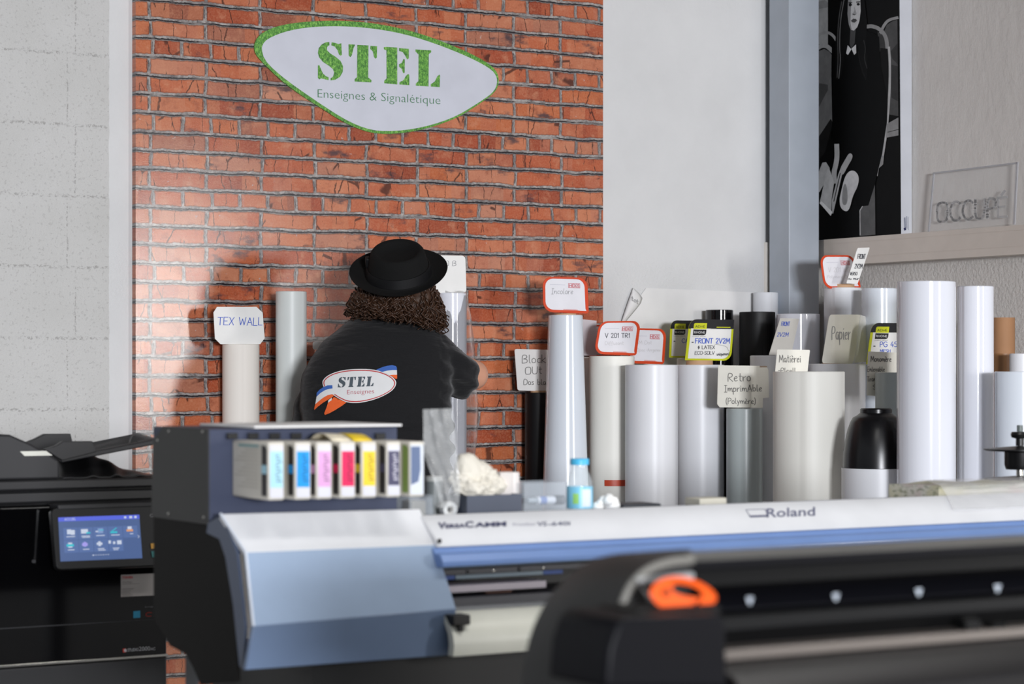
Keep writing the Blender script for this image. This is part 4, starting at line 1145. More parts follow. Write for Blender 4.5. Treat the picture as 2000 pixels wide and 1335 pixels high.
# name lettering on the sloping panel
nrm = Vector((0, -(A[1] - Bz[1]), (A[0] - Bz[0]))).normalized()
nrm = Vector((0, -abs(A[1] - Bz[1]), abs(A[0] - Bz[0]))).normalized()
sl = Surf([], (0, A[0], A[1]), nrm)
ink = mat('lettering_navy', (62, 64, 92), .5)
ink2 = mat('lettering_grey', (150, 150, 164), .5)
flat('model_lettering', sl, typeset('V', 855, 1031.5, 871, 1031, 12, bold=.05) + typeset('ERSA', 870, 1031, 909, 1029.4, 8, bold=.05) + typeset('C', 908, 1029.6, 925, 1029, 12, bold=.05) + typeset('AMM', 926, 1029, 989, 1026.6, 9, bold=.05), ink, .0006, t)
flat('model_number', sl, typeset('PrintStar', 1002, 1026.6, 1048, 1025, 6) , ink2, .0006, t)
flat('series_number', sl, typeset('VS', 1049, 1027, 1068, 1026.4, 9, bold=.02) + typeset('-640i', 1070, 1026.4, 1114, 1024.8, 8, bold=.02), mat('lettering_mid', (104, 106, 126), .5), .0006, t)
flat('maker_lettering', sl, typeset('Roland', 1497, 1009.5, 1592, 1006.3, 18, bold=.015), mat('lettering_slate', (98, 100, 122), .5), .0006, t)
flat('maker_emblem', sl, [[(1462, 1006), (1500, 1004.6), (1502, 1008.5), (1466, 1010)]] + ribbon([(1457, 995), (1494, 993.5)], 1.1) + ribbon([(1457, 995), (1466, 1009)], 1.1) + ribbon([(1494, 993.5), (1500, 1005)], 1.1), mat('lettering_slate', (98, 100, 122), .5), .0006, t)
obj('cover_screw', MB().ball(at(858.5, 1056, Cz[0] - .001), (.005, .003, .005)), pr_black, t, label='small black screw head')
# rails and gantry inside the opening
def bar(nm, y0, y1, Y0, Y1, m, px=960, xa=None, xb=XE, **k):
    return obj(nm, MB().box(xa if xa is not None else 2.22, xb, Y0, Y1, z_(px, y1, Y0), z_(px, y0, Y0)), m, t, bevel=.001, **k)
obj('inner_housing', MB().box(2.26, XE, 4.16, 4.25, .80, DECK - .11), pr_black, t)
bar('dark_gap', 1092, 1100, 4.00, 4.10, pr_black)  # black bar put in for the shaded gap under the front cover
bar('rail_lip', 1100, 1106, 3.985, 4.10, mat('rail_teal', (92, 106, 118), .4))
bar('guide_rail', 1107, 1119, 3.98, 4.10, pr_dark)
for px in (913, 964, 1014, 1061):
    p = at(px, 1113.5 - (px - 964) * .055, 3.9795)
    obj('rail_screw', MB().ball(p, (.004, .002, .004), 10, 6), cp_black if px in (913, 1014) else chrome, t)
bar('carriage_strip', 1119, 1127, 3.99, 4.06, mat('strip_pale_blue', (130, 148, 160), .4), xa=at(890, 1120, 3.99).x, xb=at(1061, 1120, 3.99).x, label='pale blue strip')
bar('blue_end', 1119, 1127, 3.991, 4.06, mat('strip_blue', (28, 72, 150), .4), xa=at(1061.5, 1120, 3.99).x, xb=at(1100, 1120, 3.99).x, label='bright blue strip end')
bar('blue_end', 1119, 1127, 3.991, 4.06, mat('strip_blue', (28, 72, 150), .4), xa=at(866, 1120, 3.99).x, xb=at(889, 1120, 3.99).x, label='bright blue strip end')
bar('heater_bar', 1139, 1153, 3.97, 4.05, mat('bar_pink_white', (200, 190, 198), .45), xa=at(870, 1140, 3.97).x, xb=at(1067, 1140, 3.97).x, label='pinkish white bar')
bar('copper_strip', 1154, 1160, 4.0, 4.05, mat('copper_dull', (120, 72, 52), .5), xa=at(948, 1150, 4.0).x, xb=at(1000, 1150, 4.0).x)
bar('platen', 1163, 1180, 3.95, 4.12, pr_dark)
bar('platen_edge', 1181, 1189, 3.935, 4.10, mat('platen_grey', (112, 114, 118), .4))
# curved white media apron
prof = []
for px_y, Y in ((1189, 3.93), (1195, 3.905), (1215, 3.885), (1235, 3.872), (1255, 3.868), (1276, 3.872)):
    prof.append((Y, z_(960, px_y, Y)))
back = [(y + .02, z) for y, z in prof[::-1]]
obj('media_apron', MB().prismX(prof + back, at(881, 1240, 3.88).x, XE), mat('apron_cream', (226, 226, 214), .34), t, label='cream white curved media guide')
# left cover
P1l, P1r = at(431, 1003, 4.05), at(820, 993, 4.05)
P2l, P2r = at(480, 1078, 3.962), at(851, 1063, 3.975)
P3l, P3r = at(495, 1222, 3.90), at(891, 1188, 3.905)
P4l, P4r = at(480, 1308, 3.912), at(880, 1279, 3.912)
def slab(nm, a, b, c, d, m, thick=.012, **k):
    nn = ((b - a).cross(d - a)).normalized()
    if nn.y > 0 or (abs(nn.y) < .01 and nn.z < 0): nn = -nn
    return obj(nm, MB().prism([a, b, c, d], tuple(-nn * thick)), m, t, bevel=.0015, **k)
slab('end_cover_top', P1l, P1r, P2r, P2l, pr_white, label='white upper strip of the end cover')
slab('end_cover_slope', P2l, P2r, P3r, P3l, pr_blue, label='grey-blue sloping face of the end cover')
slab('end_cover_front', P3l, P3r, P4r, P4l, mat('printer_blue_front_shaded', (106, 124, 152), .34), label='grey-blue upright face of the end cover')  # same blue plastic, the upright face's shade put into its colour
w = Vector((-.004, .0, 0))
Yb = 4.12
mb = MB().prism([atX(x, y, P1l.x + .003) for x, y in [(434, 1004), (406, 1021), (403, 1040), (428, 1052), (440, 1088), (455, 1180), (467, 1300), (476, 1308), (478, 1222), (462, 1078)]], (.006, 0, 0))
obj('end_cover_side', mb, mat('printer_blue_side_shaded', (74, 84, 104), .4), t)  # side of the same cover, its shade put into a darker blue
mb = MB().prism([P2r + Vector((-.012, .012, 0)), P3r + Vector((-.012, .012, 0)), P4r + Vector((-.012, .012, 0)), (P4r.x - .01, 4.15, P4r.z), (P2r.x - .01, 4.15, P2r.z)], (.006, 0, 0))
obj('end_cover_flank', mb, pr_navy, t)
e = MB()
for a, b in ((P1l, P2l), (P2l, P3l)):
    e.tube([a, b], .0028, 8)
obj('edge_bead', e, mat('bead_white', (210, 216, 226), .3), t, label='pale bead along the left edge of the cover')
# latch at the right foot of the cover
lp = at(895, 1212, 3.88)
obj('latch', MB().box(lp.x - .016, lp.x + .022, 3.87, 3.91, lp.z - .008, lp.z + .012).box(lp.x - .004, lp.x + .006, 3.868, 3.885, lp.z - .02, lp.z - .008), mat('latch_black', (26, 24, 22), .4), t, bevel=.002, label='black latch')
obj('lower_body', MB().box(1.95, XE, 3.94, 4.40, .66, P4l.z - .004), pr_black, t)
obj('take_up_bar', MB().box(2.0, XE, 3.86, 3.90, .60, .64), pr_dark, t, bevel=.004)
for x in (2.05, 4.25):
    obj('leg', MB().box(x, x + .09, 4.08, 4.22, .06, .66).box(x, x + .09, 3.85, 4.5, 0, .06), pr_black, t, bevel=.004)
# ink box with its side plate
YB = 4.12
xl, xr = at(405, 900, YB).x, at(776, 900, YB).x
ztp, zbt = z_(405, 838, YB), z_(405, 1024, YB)
yb = 4.40
ib = obj('ink_box', MB().box(xl + .003, xr, YB, yb, zbt, ztp), pr_navy, t, bevel=.002, label='slate grey ink cartridge housing')
obj('side_plate', MB().prism([(xl, YB - .002, zbt), (xl, YB - .002, ztp + .001), (xl, yb - .06, ztp + .001), (xl, yb - .005, ztp - .03), (xl, yb, zbt + .02), (xl, yb, zbt)], (.003, 0, 0)), pr_side, t, label='dark grey side plate')
for px, py, yy in ((396, 843, YB + .012), (330, 842, yb - .08), (398, 1010, YB + .012), (308, 860, yb - .012), (329, 1003, yb - .085)):
    p = atX(px, py, xl)
    obj('plate_screw', MB().ball((xl, p.y, p.z), (.002, .004, .004), 8, 6), chrome, t)
side = [(405, 1026), (435, 1052), (442, 1092), (458, 1200), (466, 1330), (392, 1337), (376, 1300), (362, 1276), (332, 1260), (300, 1205), (300, 1008)]
obj('side_cover', MB().prism([atX(x, y, 1.818) for x, y in side], (.004, 0, 0)), mat('side_cover_gloss', (12, 10, 8), .55, spec=.12), t, label='glossy black lower side cover')
pn0, pn1 = atX(362, 1281, 1.90), atX(384, 1400, 1.90)
obj('leg_panel', MB().box(1.90, 1.905, pn1.y, pn0.y, .06, pn0.z), mat('leg_grey', (52, 54, 58), .45), t)
CART = [(524, 556), (576, 608), (618, 649), (664, 695), (706, 736), (755, 783), (800, 829)]
obj('housing_underside', MB().box(xl + .012, X0 + .02, 4.13, yb - .01, zbt - .06, zbt), pr_black, t)

# ink cartridges pushed into the housing
YF = 3.955
shades = [((168, 214, 230), 'light cyan'), ((24, 148, 222), 'cyan'), ((214, 160, 206), 'light magenta'), ((214, 32, 88), 'magenta'), ((232, 200, 52), 'yellow'), ((72, 70, 96), 'dark grey'), ((128, 152, 92), 'green-labelled black')]
shell = mat('cartridge_shell', (206, 201, 190), .4)
slab_dark = mat('cartridge_dark_label', (46, 44, 44), .45)
white_l = mat('cartridge_label_white', (208, 208, 218), .45)
for k, ((a, b), (rgb, nm)) in enumerate(zip(CART, shades)):
    fa, fb = at(a, 900, YF).x, at(b, 900, YF).x
    zt1, zb1 = z_(a, 863 + (0 if k < 3 else -1), YF), z_(a, 977 - k * 1.2, YF)
    xa_, xb_ = fa, fb
    where = ['leftmost, showing its printed flank', 'second from the left', 'third from the left', 'between pale pink and yellow', 'with a yellow flap, fifth in the row', 'sixth in the row', 'last at the right end of the row'][k]
    t = thing('ink_cartridge', '%s ink cartridge, %s of the row in the printer' % (nm, where) if k < 4 else '%s ink cartridge %s, in the printer' % (nm, where), 'cartridge', ((xa_ + xb_) / 2, YF, zb1), 'ink cartridges in the printer')
    obj('case', MB().box(xa_, xb_, YF, YB - .001, zb1, zt1), shell, t, bevel=.004, seg=3)
    bs = YF - .0006
    fsv = plane([(a, 863), (b, 863), (b, 977 - k * 1.2), (a, 977 - k * 1.2)], bs)
    lab = mat('ink_%d' % k, rgb, .4)
    if k < 6:
        flat('colour_label', fsv, [rquad(0, box=(.12, .16, .9, .78))], lab, .0004, t, uv=True, label='%s label strip' % nm)
        flat('label_foot', fsv, [rquad(0, box=(.12, .78, .9, .95))], white_l, .0004, t, uv=True)
        flat('label_head', fsv, [rquad(0, box=(.12, .06, .9, .16))], white_l, .0004, t, uv=True)
        x0p, y0p = fsv.px(.62, .72)
        tw = []
        for i in range(9):
            tw += [B(.44 + .03 * (i % 3), .22 + .055 * i, .22 + .05 * ((i * 7) % 3), .022)]
        flat('label_print', fsv, tw, mat('ink_print_%d' % k, tuple(int(v * .62) for v in rgb) if k != 5 else (206, 204, 214), .5), .0008, t, uv=True)
    else:
        flat('colour_label', fsv, [rquad(0, box=(.06, .05, .94, .95))], mat('ink_pale', (206, 212, 220), .4), .0004, t, uv=True, label='pale label')
        flat('label_sweep', fsv, [[(.1, .08), (.72, .08), (.74, .5), (.6, .72), (.1, .78)]], mat('ink_navy', (92, 108, 140), .4), .0008, t, uv=True)
    # flank label (the flank faces the camera's left)
    fl = lambda y, z: Vector((xa_ - .0006, y, z))
    def fpoly(pts): return [fl(YF + u * (YB - YF), zt1 + (zb1 - zt1) * v) for u, v in pts]
    mb = MB().face(fpoly([(.03, .93), (.03, .12), (.08, .07), (.17, .06), (.17, .93)]))
    obj('flank_label', mb, slab_dark if k < 6 else mat('ink_green', (132, 156, 84), .4), t, smooth=False, label='dark curved flank label' if k < 6 else 'green flank label')
    mb = MB().face([p + Vector((-.0003, 0, 0)) for p in fpoly([(.03, .40), (.17, .40), (.17, .55), (.03, .55)])])
    if k < 6: obj('flank_chip', mb, lab, t, smooth=False)
    if k == 0:
        mb = MB()
        for i in range(11):
            mb.face([p + Vector((-.0004, 0, 0)) for p in fpoly([(.26, .14 + .065 * i), (.62 + .1 * ((i * 5) % 4), .14 + .065 * i), (.62 + .1 * ((i * 5) % 4), .155 + .065 * i), (.26, .155 + .065 * i)])])
        obj('flank_print', mb, mat('flank_grey', (176, 170, 160), .6), t, smooth=False)
        mb = MB().face([p + Vector((-.0004, 0, 0)) for p in fpoly([(.25, .06), (.8, .06), (.8, .10), (.25, .10)])])
        obj('flank_title', mb, mat('flank_teal', (120, 160, 160), .6), t, smooth=False)
    if k in (3, 4):
        zz = zt1
        mb = MB()
        secs = []
        for i in range(9):
            u = i / 8
            secs.append([(xa_ - .006 + (xb_ - xa_ + .008) * 0, YF + .02 + .10 * u, zz + .014 * math.sin(math.pi * u) + .001), (xb_ + .001, YF + .02 + .10 * u, zz + .012 * math.sin(math.pi * u) + .001)])
        mb.loft(secs, cap=False, closed=False)
        o = obj('peeling_label', mb, mat('label_peel', (224, 214, 190), .5) if k == 3 else lab, t, label='label peeling off in a hump')
        q = o.modifiers.new('thick', 'SOLIDIFY'); q.thickness = .001
# eight latch slots over the cartridges
t = PR
for i, cx_ in enumerate((452, 493, 535, 577, 619, 690, 741)):
    p = at(cx_, 851, YB - .001)
    obj('slot_latch', MB().box(p.x - .011, p.x + .011, YB - .008, YB + .002, p.z - .006, p.z + .006), pr_black, t, bevel=.001, label='black cartridge latch' if i == 0 else None)

# sheet lying on the housing
pa, pb = at(495, 832, YB - .03), at(783, 836, YB - .03)
t = obj('paper_sheet', MB().box(pa.x, pb.x, YB - .035, yb - .05, ztp + .0015, ztp + .006), paper, base=((pa.x + pb.x) / 2, YB + .1, ztp), bevel=.001)
tag(t, 'thin white board lying on top of the ink cartridge housing', 'paper')

# ---------------------------------------------------------------- odds and ends on the printer's deck
film_bag = mat('zip_bag_film', (226, 228, 228), .16, alpha=.2, spec=.6, bump=(22, .12, .01))
film_clear = mat('clear_plastic', (214, 222, 230), .08, alpha=.16, spec=.7)
P_ = lambda px, py, Y: at(px, py, Y)
# zip bag, a wavy double film
t = thing('zip_bag', 'empty clear zip bag standing crumpled on the printer beside the ink cartridges', 'bag', (at(860, 990, 4.095).x, 4.095, DECK))
left = [(826, 799), (827, 840), (826, 880), (838, 915), (852, 950), (856, 978), (852, 991)]
right = [(884, 797), (889, 840), (892, 880), (896, 915), (899, 950), (897, 978), (896, 991)]
def side(L, v):
    f = v * (len(L) - 1)
    i = min(int(f), len(L) - 2)
    return tuple(a + (b - a) * (f - i) for a, b in zip(L[i], L[i + 1]))
for sgn, nm in ((-1, 'front_film'), (1, 'rear_film')):
    secs = []
    for j in range(25):
        v = j / 24
        l, r = side(left, v), side(right, v)
        row = []
        for i in range(13):
            u = i / 12
            bulge = math.sin(math.pi * u) * (.004 + .011 * v) * sgn
            wob = .004 * math.sin(9 * v + 5 * u) + .0035 * math.sin(17 * u - 11 * v)
            row.append(at(l[0] + (r[0] - l[0]) * u, l[1] + (r[1] - l[1]) * u, 4.095 + bulge + wob))
            row[-1].z = max(row[-1].z, DECK + .001)
        secs.append(row)
    obj(nm, MB().loft(secs, cap=False, closed=False), film_bag, t)
tp = at(876, 973, 4.155)
t = thing('tape_roll', 'small roll of whitish tape in front of the zip bag', 'tape', (tp.x, 4.155, DECK))
rr = .0165
Mr = Matrix.Rotation(math.radians(90), 3, 'X')
obj('tape', MB().lathe([(rr * .55, -.008), (rr, -.008), (rr, .008), (rr * .55, .008), (rr * .55, -.008)], (tp.x, 4.155, DECK + rr), 36, M=Mr), mat('tape_white', (206, 208, 208), .35), t)
obj('tape_core', MB().lathe([(rr * .45, -.008), (rr * .55, -.008), (rr * .55, .008), (rr * .45, .008), (rr * .45, -.008)], (tp.x, 4.155, DECK + rr), 30, M=Mr), card_white, t)
# clear case and small grey canister
a, b = at(800, 975, 4.12), at(846, 975, 4.12)
t = thing('plastic_case', 'low clear plastic case on the printer under the last ink cartridge', 'case', ((a.x + b.x) / 2, 4.15, DECK))
h = at(815, 972, 4.12).z
mb = MB().box(a.x, b.x, 4.12, 4.123, DECK, h).box(a.x, b.x, 4.177, 4.18, DECK, h).box(a.x, a.x + .003, 4.123, 4.177, DECK, h).box(b.x - .003, b.x, 4.123, 4.177, DECK, h).box(a.x + .003, b.x - .003, 4.123, 4.177, DECK, DECK + .003)
obj('tray', mb, film_clear, t, smooth=False)
obj('lid', MB().box(a.x - .001, b.x + .001, 4.119, 4.181, h + .0005, h + .006), film_clear, t, bevel=.001)
obj('contents', MB().box(a.x + .01, b.x - .01, 4.13, 4.17, DECK + .004, h - .006), mat('case_contents', (128, 122, 108), .5), t, bevel=.004)
c0, c1 = at(834, 930, 4.22), at(862, 930, 4.22)
t = thing('canister', 'small grey canister half hidden behind the zip bag', 'container', ((c0.x + c1.x) / 2, 4.22, DECK))
rr = (c1.x - c0.x) / 2
obj('body', MB().lathe([(0, DECK), (rr, DECK), (rr, c0.z - .01), (0, c0.z - .01)], ((c0.x + c1.x) / 2, 4.22, 0), 28), mat('canister_grey', (128, 134, 134), .35), t)
obj('lid', MB().lathe([(0, c0.z - .01), (rr * 1.05, c0.z - .01), (rr * 1.05, c0.z), (0, c0.z)], ((c0.x + c1.x) / 2, 4.22, 0), 28), mat('canister_lid', (190, 192, 188), .4), t)
# slate box with a wad of tissue and a little carton on it
a, b = at(912, 966, 4.12), at(1019, 966, 4.12)
hb = at(965, 966, 4.12).z
t = thing('slate_box', 'low dark slate box on the printer carrying the tissue wad and white carton', 'box', ((a.x + b.x) / 2, 4.17, DECK))
mb = MB().box(a.x, b.x, 4.12, 4.124, DECK, hb).box(a.x, b.x, 4.226, 4.23, DECK, hb).box(a.x, a.x + .004, 4.124, 4.226, DECK, hb).box(b.x - .004, b.x, 4.124, 4.226, DECK, hb)
obj('walls', mb, mat('slate', (66, 72, 86), .5), t, smooth=False)
obj('cover_plate', MB().box(a.x + .004, b.x - .004, 4.124, 4.226, hb - .012, hb - .008), mat('slate_inside', (46, 50, 60), .6), t, smooth=False)
c = at(935, 945, 4.17)
wad = MB()
M0 = bmesh.new()
bmesh.ops.create_icosphere(M0, subdivisions=5, radius=1)
peaks = [(at(909, 888, 4.17), .030), (at(935, 904, 4.18), .022), (at(958, 913, 4.17), .022), (at(893, 935, 4.16), .022), (at(975, 945, 4.17), .02), (at(925, 960, 4.13), .02)]
vs_ = []
cc = at(932, 950, 4.175)
for v in M0.verts:
    d = v.co.normalized()
    p = cc + Vector((d.x * .046, d.y * .036, d.z * .026))
    for q, w in peaks:
        dirq = (q - cc)
        al = max(0, d.dot(dirq.normalized()))
        p += d * max(0, dirq.length - .036) * al ** 9
    f = noise.noise(d * 2.6) * .010 + abs(noise.noise(d * 5.5 + Vector((3, 1, 2)))) * .011 + noise.noise(d * 13) * .002
    p += d * f
    if p.z < hb - .0075: p.z = hb - .0075
    vs_.append(p)
M0.verts.index_update()
wad.add(vs_, [[v.index for v in f.verts] for f in M0.faces])
M0.free()
o = obj('tissue_wad', wad, mat('tissue', (204, 199, 187), .75), base=(cc.x, cc.y, hb))
tag(o, 'crumpled off-white tissue wad on the slate box', 'tissue')
a, b = at(984, 965, 4.16), at(1017, 965, 4.16)
hc = at(1000, 922, 4.16).z
mb = MB()
q = [(a.x, 4.175), (a.x + (b.x - a.x) * .5, 4.15), (b.x, 4.165), (b.x - .004, 4.20), (a.x + .004, 4.205)]
mb.prism([(x, y, hb - .0075) for x, y in q], (0, 0, hc - hb + .0075))
t = obj('small_carton', mb, mat('carton_white', (228, 222, 218), .5), base=((a.x + b.x) / 2, 4.18, hb), bevel=.002)
tag(t, 'small upright white carton on the slate box beside the tissue wad', 'box')
# clear tray with a marker
a, b = at(1024, 942, 4.12), at(1106, 942, 4.12)
ht = at(1060, 942, 4.12).z
t = thing('clear_tray', 'clear plastic tray holding a marker, left of the water bottle', 'tray', ((a.x + b.x) / 2, 4.16, DECK))
mb = MB().box(a.x, b.x, 4.12, 4.122, DECK, ht).box(a.x, b.x, 4.208, 4.21, DECK, ht).box(a.x, a.x + .002, 4.122, 4.208, DECK, ht).box(b.x - .002, b.x, 4.122, 4.208, DECK, ht).box(a.x + .002, b.x - .002, 4.122, 4.208, DECK, DECK + .003)
obj('tray', mb, film_clear, t, smooth=False)
t = thing('marker_pen', 'white marker pen with a black cap lying in the clear tray', 'pen', (at(1065, 976, 4.15).x, 4.15, at(1065, 982, 4.15).z))
mb = MB()
pp = [at(x, 977 - (x - 1027) * .02, 4.15) for x in (1030, 1048, 1049, 1082, 1083, 1100)]
mb.tube([pp[0], pp[1]], .006, 14)
obj('tail', mb, mat('pen_grey', (150, 160, 168), .4), t)
obj('barrel', MB().tube([pp[1], pp[3]], .0085, 16), mat('pen_white', (206, 212, 222), .35), t)
obj('barrel_print', MB().tube([pp[1].lerp(pp[3], .15), pp[1].lerp(pp[3], .5)], .0087, 16), mat('pen_blue', (92, 118, 180), .35), t)
obj('cap', MB().tube([pp[3], pp[5]], .0105, 16), mat('pen_black', (34, 36, 42), .35), t, label='black pen cap')
# little water bottle
c = at(1132, 990, 4.17)
kk = (c.x * S + c.y * C) / F
zb_ = lambda y: HC + (HY - y) * kk
t = thing('water_bottle', 'small clear water bottle with a light blue cap on the printer', 'bottle', (c.x, 4.17, DECK))
prof = [(0, DECK), (24 * kk, DECK), (25.5 * kk, DECK + .004), (25.5 * kk, zb_(952)), (25 * kk, zb_(940)), (21 * kk, zb_(928)), (16.5 * kk, zb_(918)), (15.5 * kk, zb_(910)), (15.5 * kk, zb_(906))]
obj('body', MB().lathe(prof, (c.x, 4.17, 0), 40), mat('bottle_pet', (226, 236, 240), .05, alpha=.28, spec=.8), t)
obj('label', MB().lathe([(26 * kk, DECK + .008), (26 * kk, zb_(949))], (c.x, 4.17, 0), 40), mat('bottle_blue', (128, 198, 226), .35), t, label='light blue label')
mb = MB()
for a0, a1, y0, y1 in ((-8, 4, 962, 982),):
    sec = []
    for k in range(6):
        a = math.radians(-90 - 31 - 14 + (a0 + (a1 - a0) * k / 5) * 2.2)
        sec.append([(c.x + 26.3 * kk * math.cos(a), 4.17 + 26.3 * kk * math.sin(a), zb_(y1)), (c.x + 26.3 * kk * math.cos(a), 4.17 + 26.3 * kk * math.sin(a), zb_(y0))])
    mb.loft(sec, cap=False, closed=False)
obj('label_green', mb, mat('bottle_green', (150, 206, 112), .4), t)
mb = MB()
sec = []
for k in range(8):
    a = math.radians(-90 - 31 + 10 + k * 6.5)
    sec.append([(c.x + 26.3 * kk * math.cos(a), 4.17 + 26.3 * kk * math.sin(a), zb_(988)), (c.x + 26.3 * kk * math.cos(a), 4.17 + 26.3 * kk * math.sin(a), zb_(954))])
mb.loft(sec, cap=False, closed=False)
obj('label_panel', mb, mat('bottle_pale', (206, 216, 232), .4), t)
obj('cap', MB().lathe([(0, zb_(895)), (17.5 * kk, zb_(895)), (18.5 * kk, zb_(897)), (18.5 * kk, zb_(907)), (0, zb_(907))], (c.x, 4.17, 0), 36), mat('cap_blue', (72, 176, 218), .4), t, label='light blue cap')
# cotton tufts
for (px, py, r), lb in (((1194, 976, .017), 'larger white cotton tuft on the printer right of the water bottle'), ((1168, 983, .011), 'smaller white cotton tuft tight against the water bottle')):
    p = at(px, py, 4.16)
    mb = MB()
    rnd = random.Random(px)
    for i in range(9 if r > .015 else 5):
        mb.ball((p.x + rnd.uniform(-1.3, 1.3) * r, 4.16 + rnd.uniform(-.6, .6) * r, p.z + rnd.uniform(-.25, .35) * r), r * rnd.uniform(.45, .7), 10, 7)
    mb.ball((p.x, 4.16, (p.z + DECK) / 2), (r * 1.2, r, (p.z - DECK) / 2 + .002), 12, 8)
    o = obj('cotton_tuft', mb, mat('cotton', (232, 232, 230), .85), base=(p.x, 4.16, DECK))
    tag(o, lb, 'cotton', 'cotton tufts')
a, b = at(1218, 985, 4.16), at(1292, 985, 4.16)
o = obj('black_tray', MB().box(a.x, b.x, 4.16, 4.24, DECK, at(1250, 984, 4.16).z), mat('tray_black', (44, 48, 54), .5), base=((a.x + b.x) / 2, 4.20, DECK), bevel=.003)
tag(o, 'flat dark tray whose rim shows above the printer, right of the cotton', 'tray')
a, b = at(1367, 973, 4.18), at(1420, 973, 4.18)
o = obj('beige_box', MB().box(a.x, b.x, 4.18, 4.24, DECK, a.z), mat('beige', (190, 186, 172), .5), base=((a.x + b.x) / 2, 4.21, DECK), bevel=.003)
tag(o, 'small beige box on the printer in front of the grey Retro roll', 'box')
# newspaper bundle and film at the right end
n = NT('newsprint')
st = n.noise(n.vec(n.math('MULTIPLY', n.X, 5.0), n.math('MULTIPLY', n.Y, 60.0), n.math('MULTIPLY', n.Z, 160.0)), 1.0, 4, .6)
cl = n.ramp(n.noise(n.pos, 9, 3), [(.3, (186, 180, 138)), (.5, (200, 197, 186)), (.62, (192, 168, 166)), (.75, (160, 174, 164))])
cl = n.mix(n.math('MULTIPLY', n.step(st, .48, .62), .7), cl, lin((112, 118, 92)))
n.t.links.new(cl, n.b.inputs['Base Color'])
n.b.inputs['Roughness'].default_value = .5
xa_, xb_ = at(1756, 960, 4.2).x, XE - .01
secs = []
zc0 = at(1800, 943, 4.2).z
for j in range(15):
    v = j / 14
    row = []
    for i in range(41):
        u = i / 40
        edge = 0 if j in (0, 14) or i in (0, 40) else 1
        z = DECK + .0005 + (zc0 - DECK) * edge * (1 - .75 * max(0, u - .35) / .65) + .006 * edge * noise.noise(Vector((u * 9, v * 6, 1)))
        row.append((xa_ + (xb_ - xa_) * (u if i not in (1, 39) else (.002 if i == 1 else .998)), 4.06 + .18 * (v if j not in (1, 13) else (.01 if j == 1 else .99)), z))
    secs.append(row)
o = obj('newspaper', MB().loft(secs, cap=False, closed=False), n.m, base=((xa_ + xb_) / 2, 4.2, DECK))
tag(o, 'flattened bundle of printed paper lying on the right end of the printer', 'newspaper')
secs = []
xa2 = at(1850, 990, 4.0).x
path = [(4.20, zc0 - DECK + .006), (4.12, zc0 - DECK + .010), (4.06, .036), (4.03, .020), (4.005, .018 - (A[1] - Bz[1]) * .4), (3.982, .020 - (A[1] - Bz[1]) * .85)]
for j, (y, dz) in enumerate(path):
    row = []
    for i in range(31):
        u = i / 30
        row.append((xa2 + (XE - xa2) * u + .05 * (1 - j / 5) * (1 - u), y - .002 - .003 * abs(noise.noise(Vector((u * 12, j * .9, 4)))), DECK + dz + .004 * abs(noise.noise(Vector((u * 10, j * .8, 9))))))
    secs.append(row)
o = obj('plastic_film', MB().loft(secs, cap=False, closed=False), mat('film_loose', (226, 226, 228), .14, alpha=.4, spec=.7, bump=(14, .3, .02)), base=(xa2 + .2, 4.05, DECK + .05))
tag(o, 'crumpled clear plastic film over the right end of the printer panel', 'plastic')
# media flanges stacked at the right edge
fb = mat('flange_black', (14, 14, 15), .35)
c = at(1992, 900, 4.50)
kk = (c.x * S + c.y * C) / F
zf = lambda y: HC + (HY - y) * kk
obj('stand_plate', MB().box(c.x - .12, XE, 4.42, 4.62, DECK - .05, DECK), pr_navy, PR)
for k, (dy, lb) in enumerate(((0, 'upper black media flange at the right edge, stacked with a knob on top'), (58, 'lower black media flange at the right edge, under its twin'))):
    zlow = zf(930) if k == 0 else DECK
    zlow = max(zlow, DECK)
    t = thing('media_flange', lb, 'flange', (c.x, 4.50, zlow), 'black media flanges')
    obj('disc', MB().lathe([(0, zf(880 + dy)), (66 * kk, zf(880 + dy)), (70 * kk, zf(878 + dy)), (70 * kk, zf(876 + dy)), (0, zf(870 + dy))], (c.x, 4.50, 0), 56), fb, t)
    lo = zf(916) if k == 0 else DECK
    obj('hub', MB().lathe([(0, lo), (27 * kk, lo), (30 * kk, lo + .012), (30 * kk, zf(884 + dy)), (31 * kk, zf(880 + dy)), (0, zf(880 + dy))], (c.x, 4.50, 0), 48), fb, t)
    if k == 0: obj('spigot', MB().lathe([(0, zf(928)), (7 * kk, zf(928)), (7 * kk, zf(916)), (0, zf(916))], (c.x, 4.50, 0), 24), chrome, t)
    top = 870 + dy
    if k == 0:
        obj('knob', MB().lathe([(0, zf(870)), (8 * kk, zf(870)), (8 * kk, zf(856)), (16 * kk, zf(854)), (18 * kk, zf(848)), (16 * kk, zf(843)), (0, zf(842))], (c.x, 4.50, 0), 32), fb, t)
        obj('knob_tip', MB().cyl((c.x, 4.50), 6 * kk, zf(842), zf(830), 20), mat('tip_grey', (96, 104, 102), .4), t, label='grey tip')
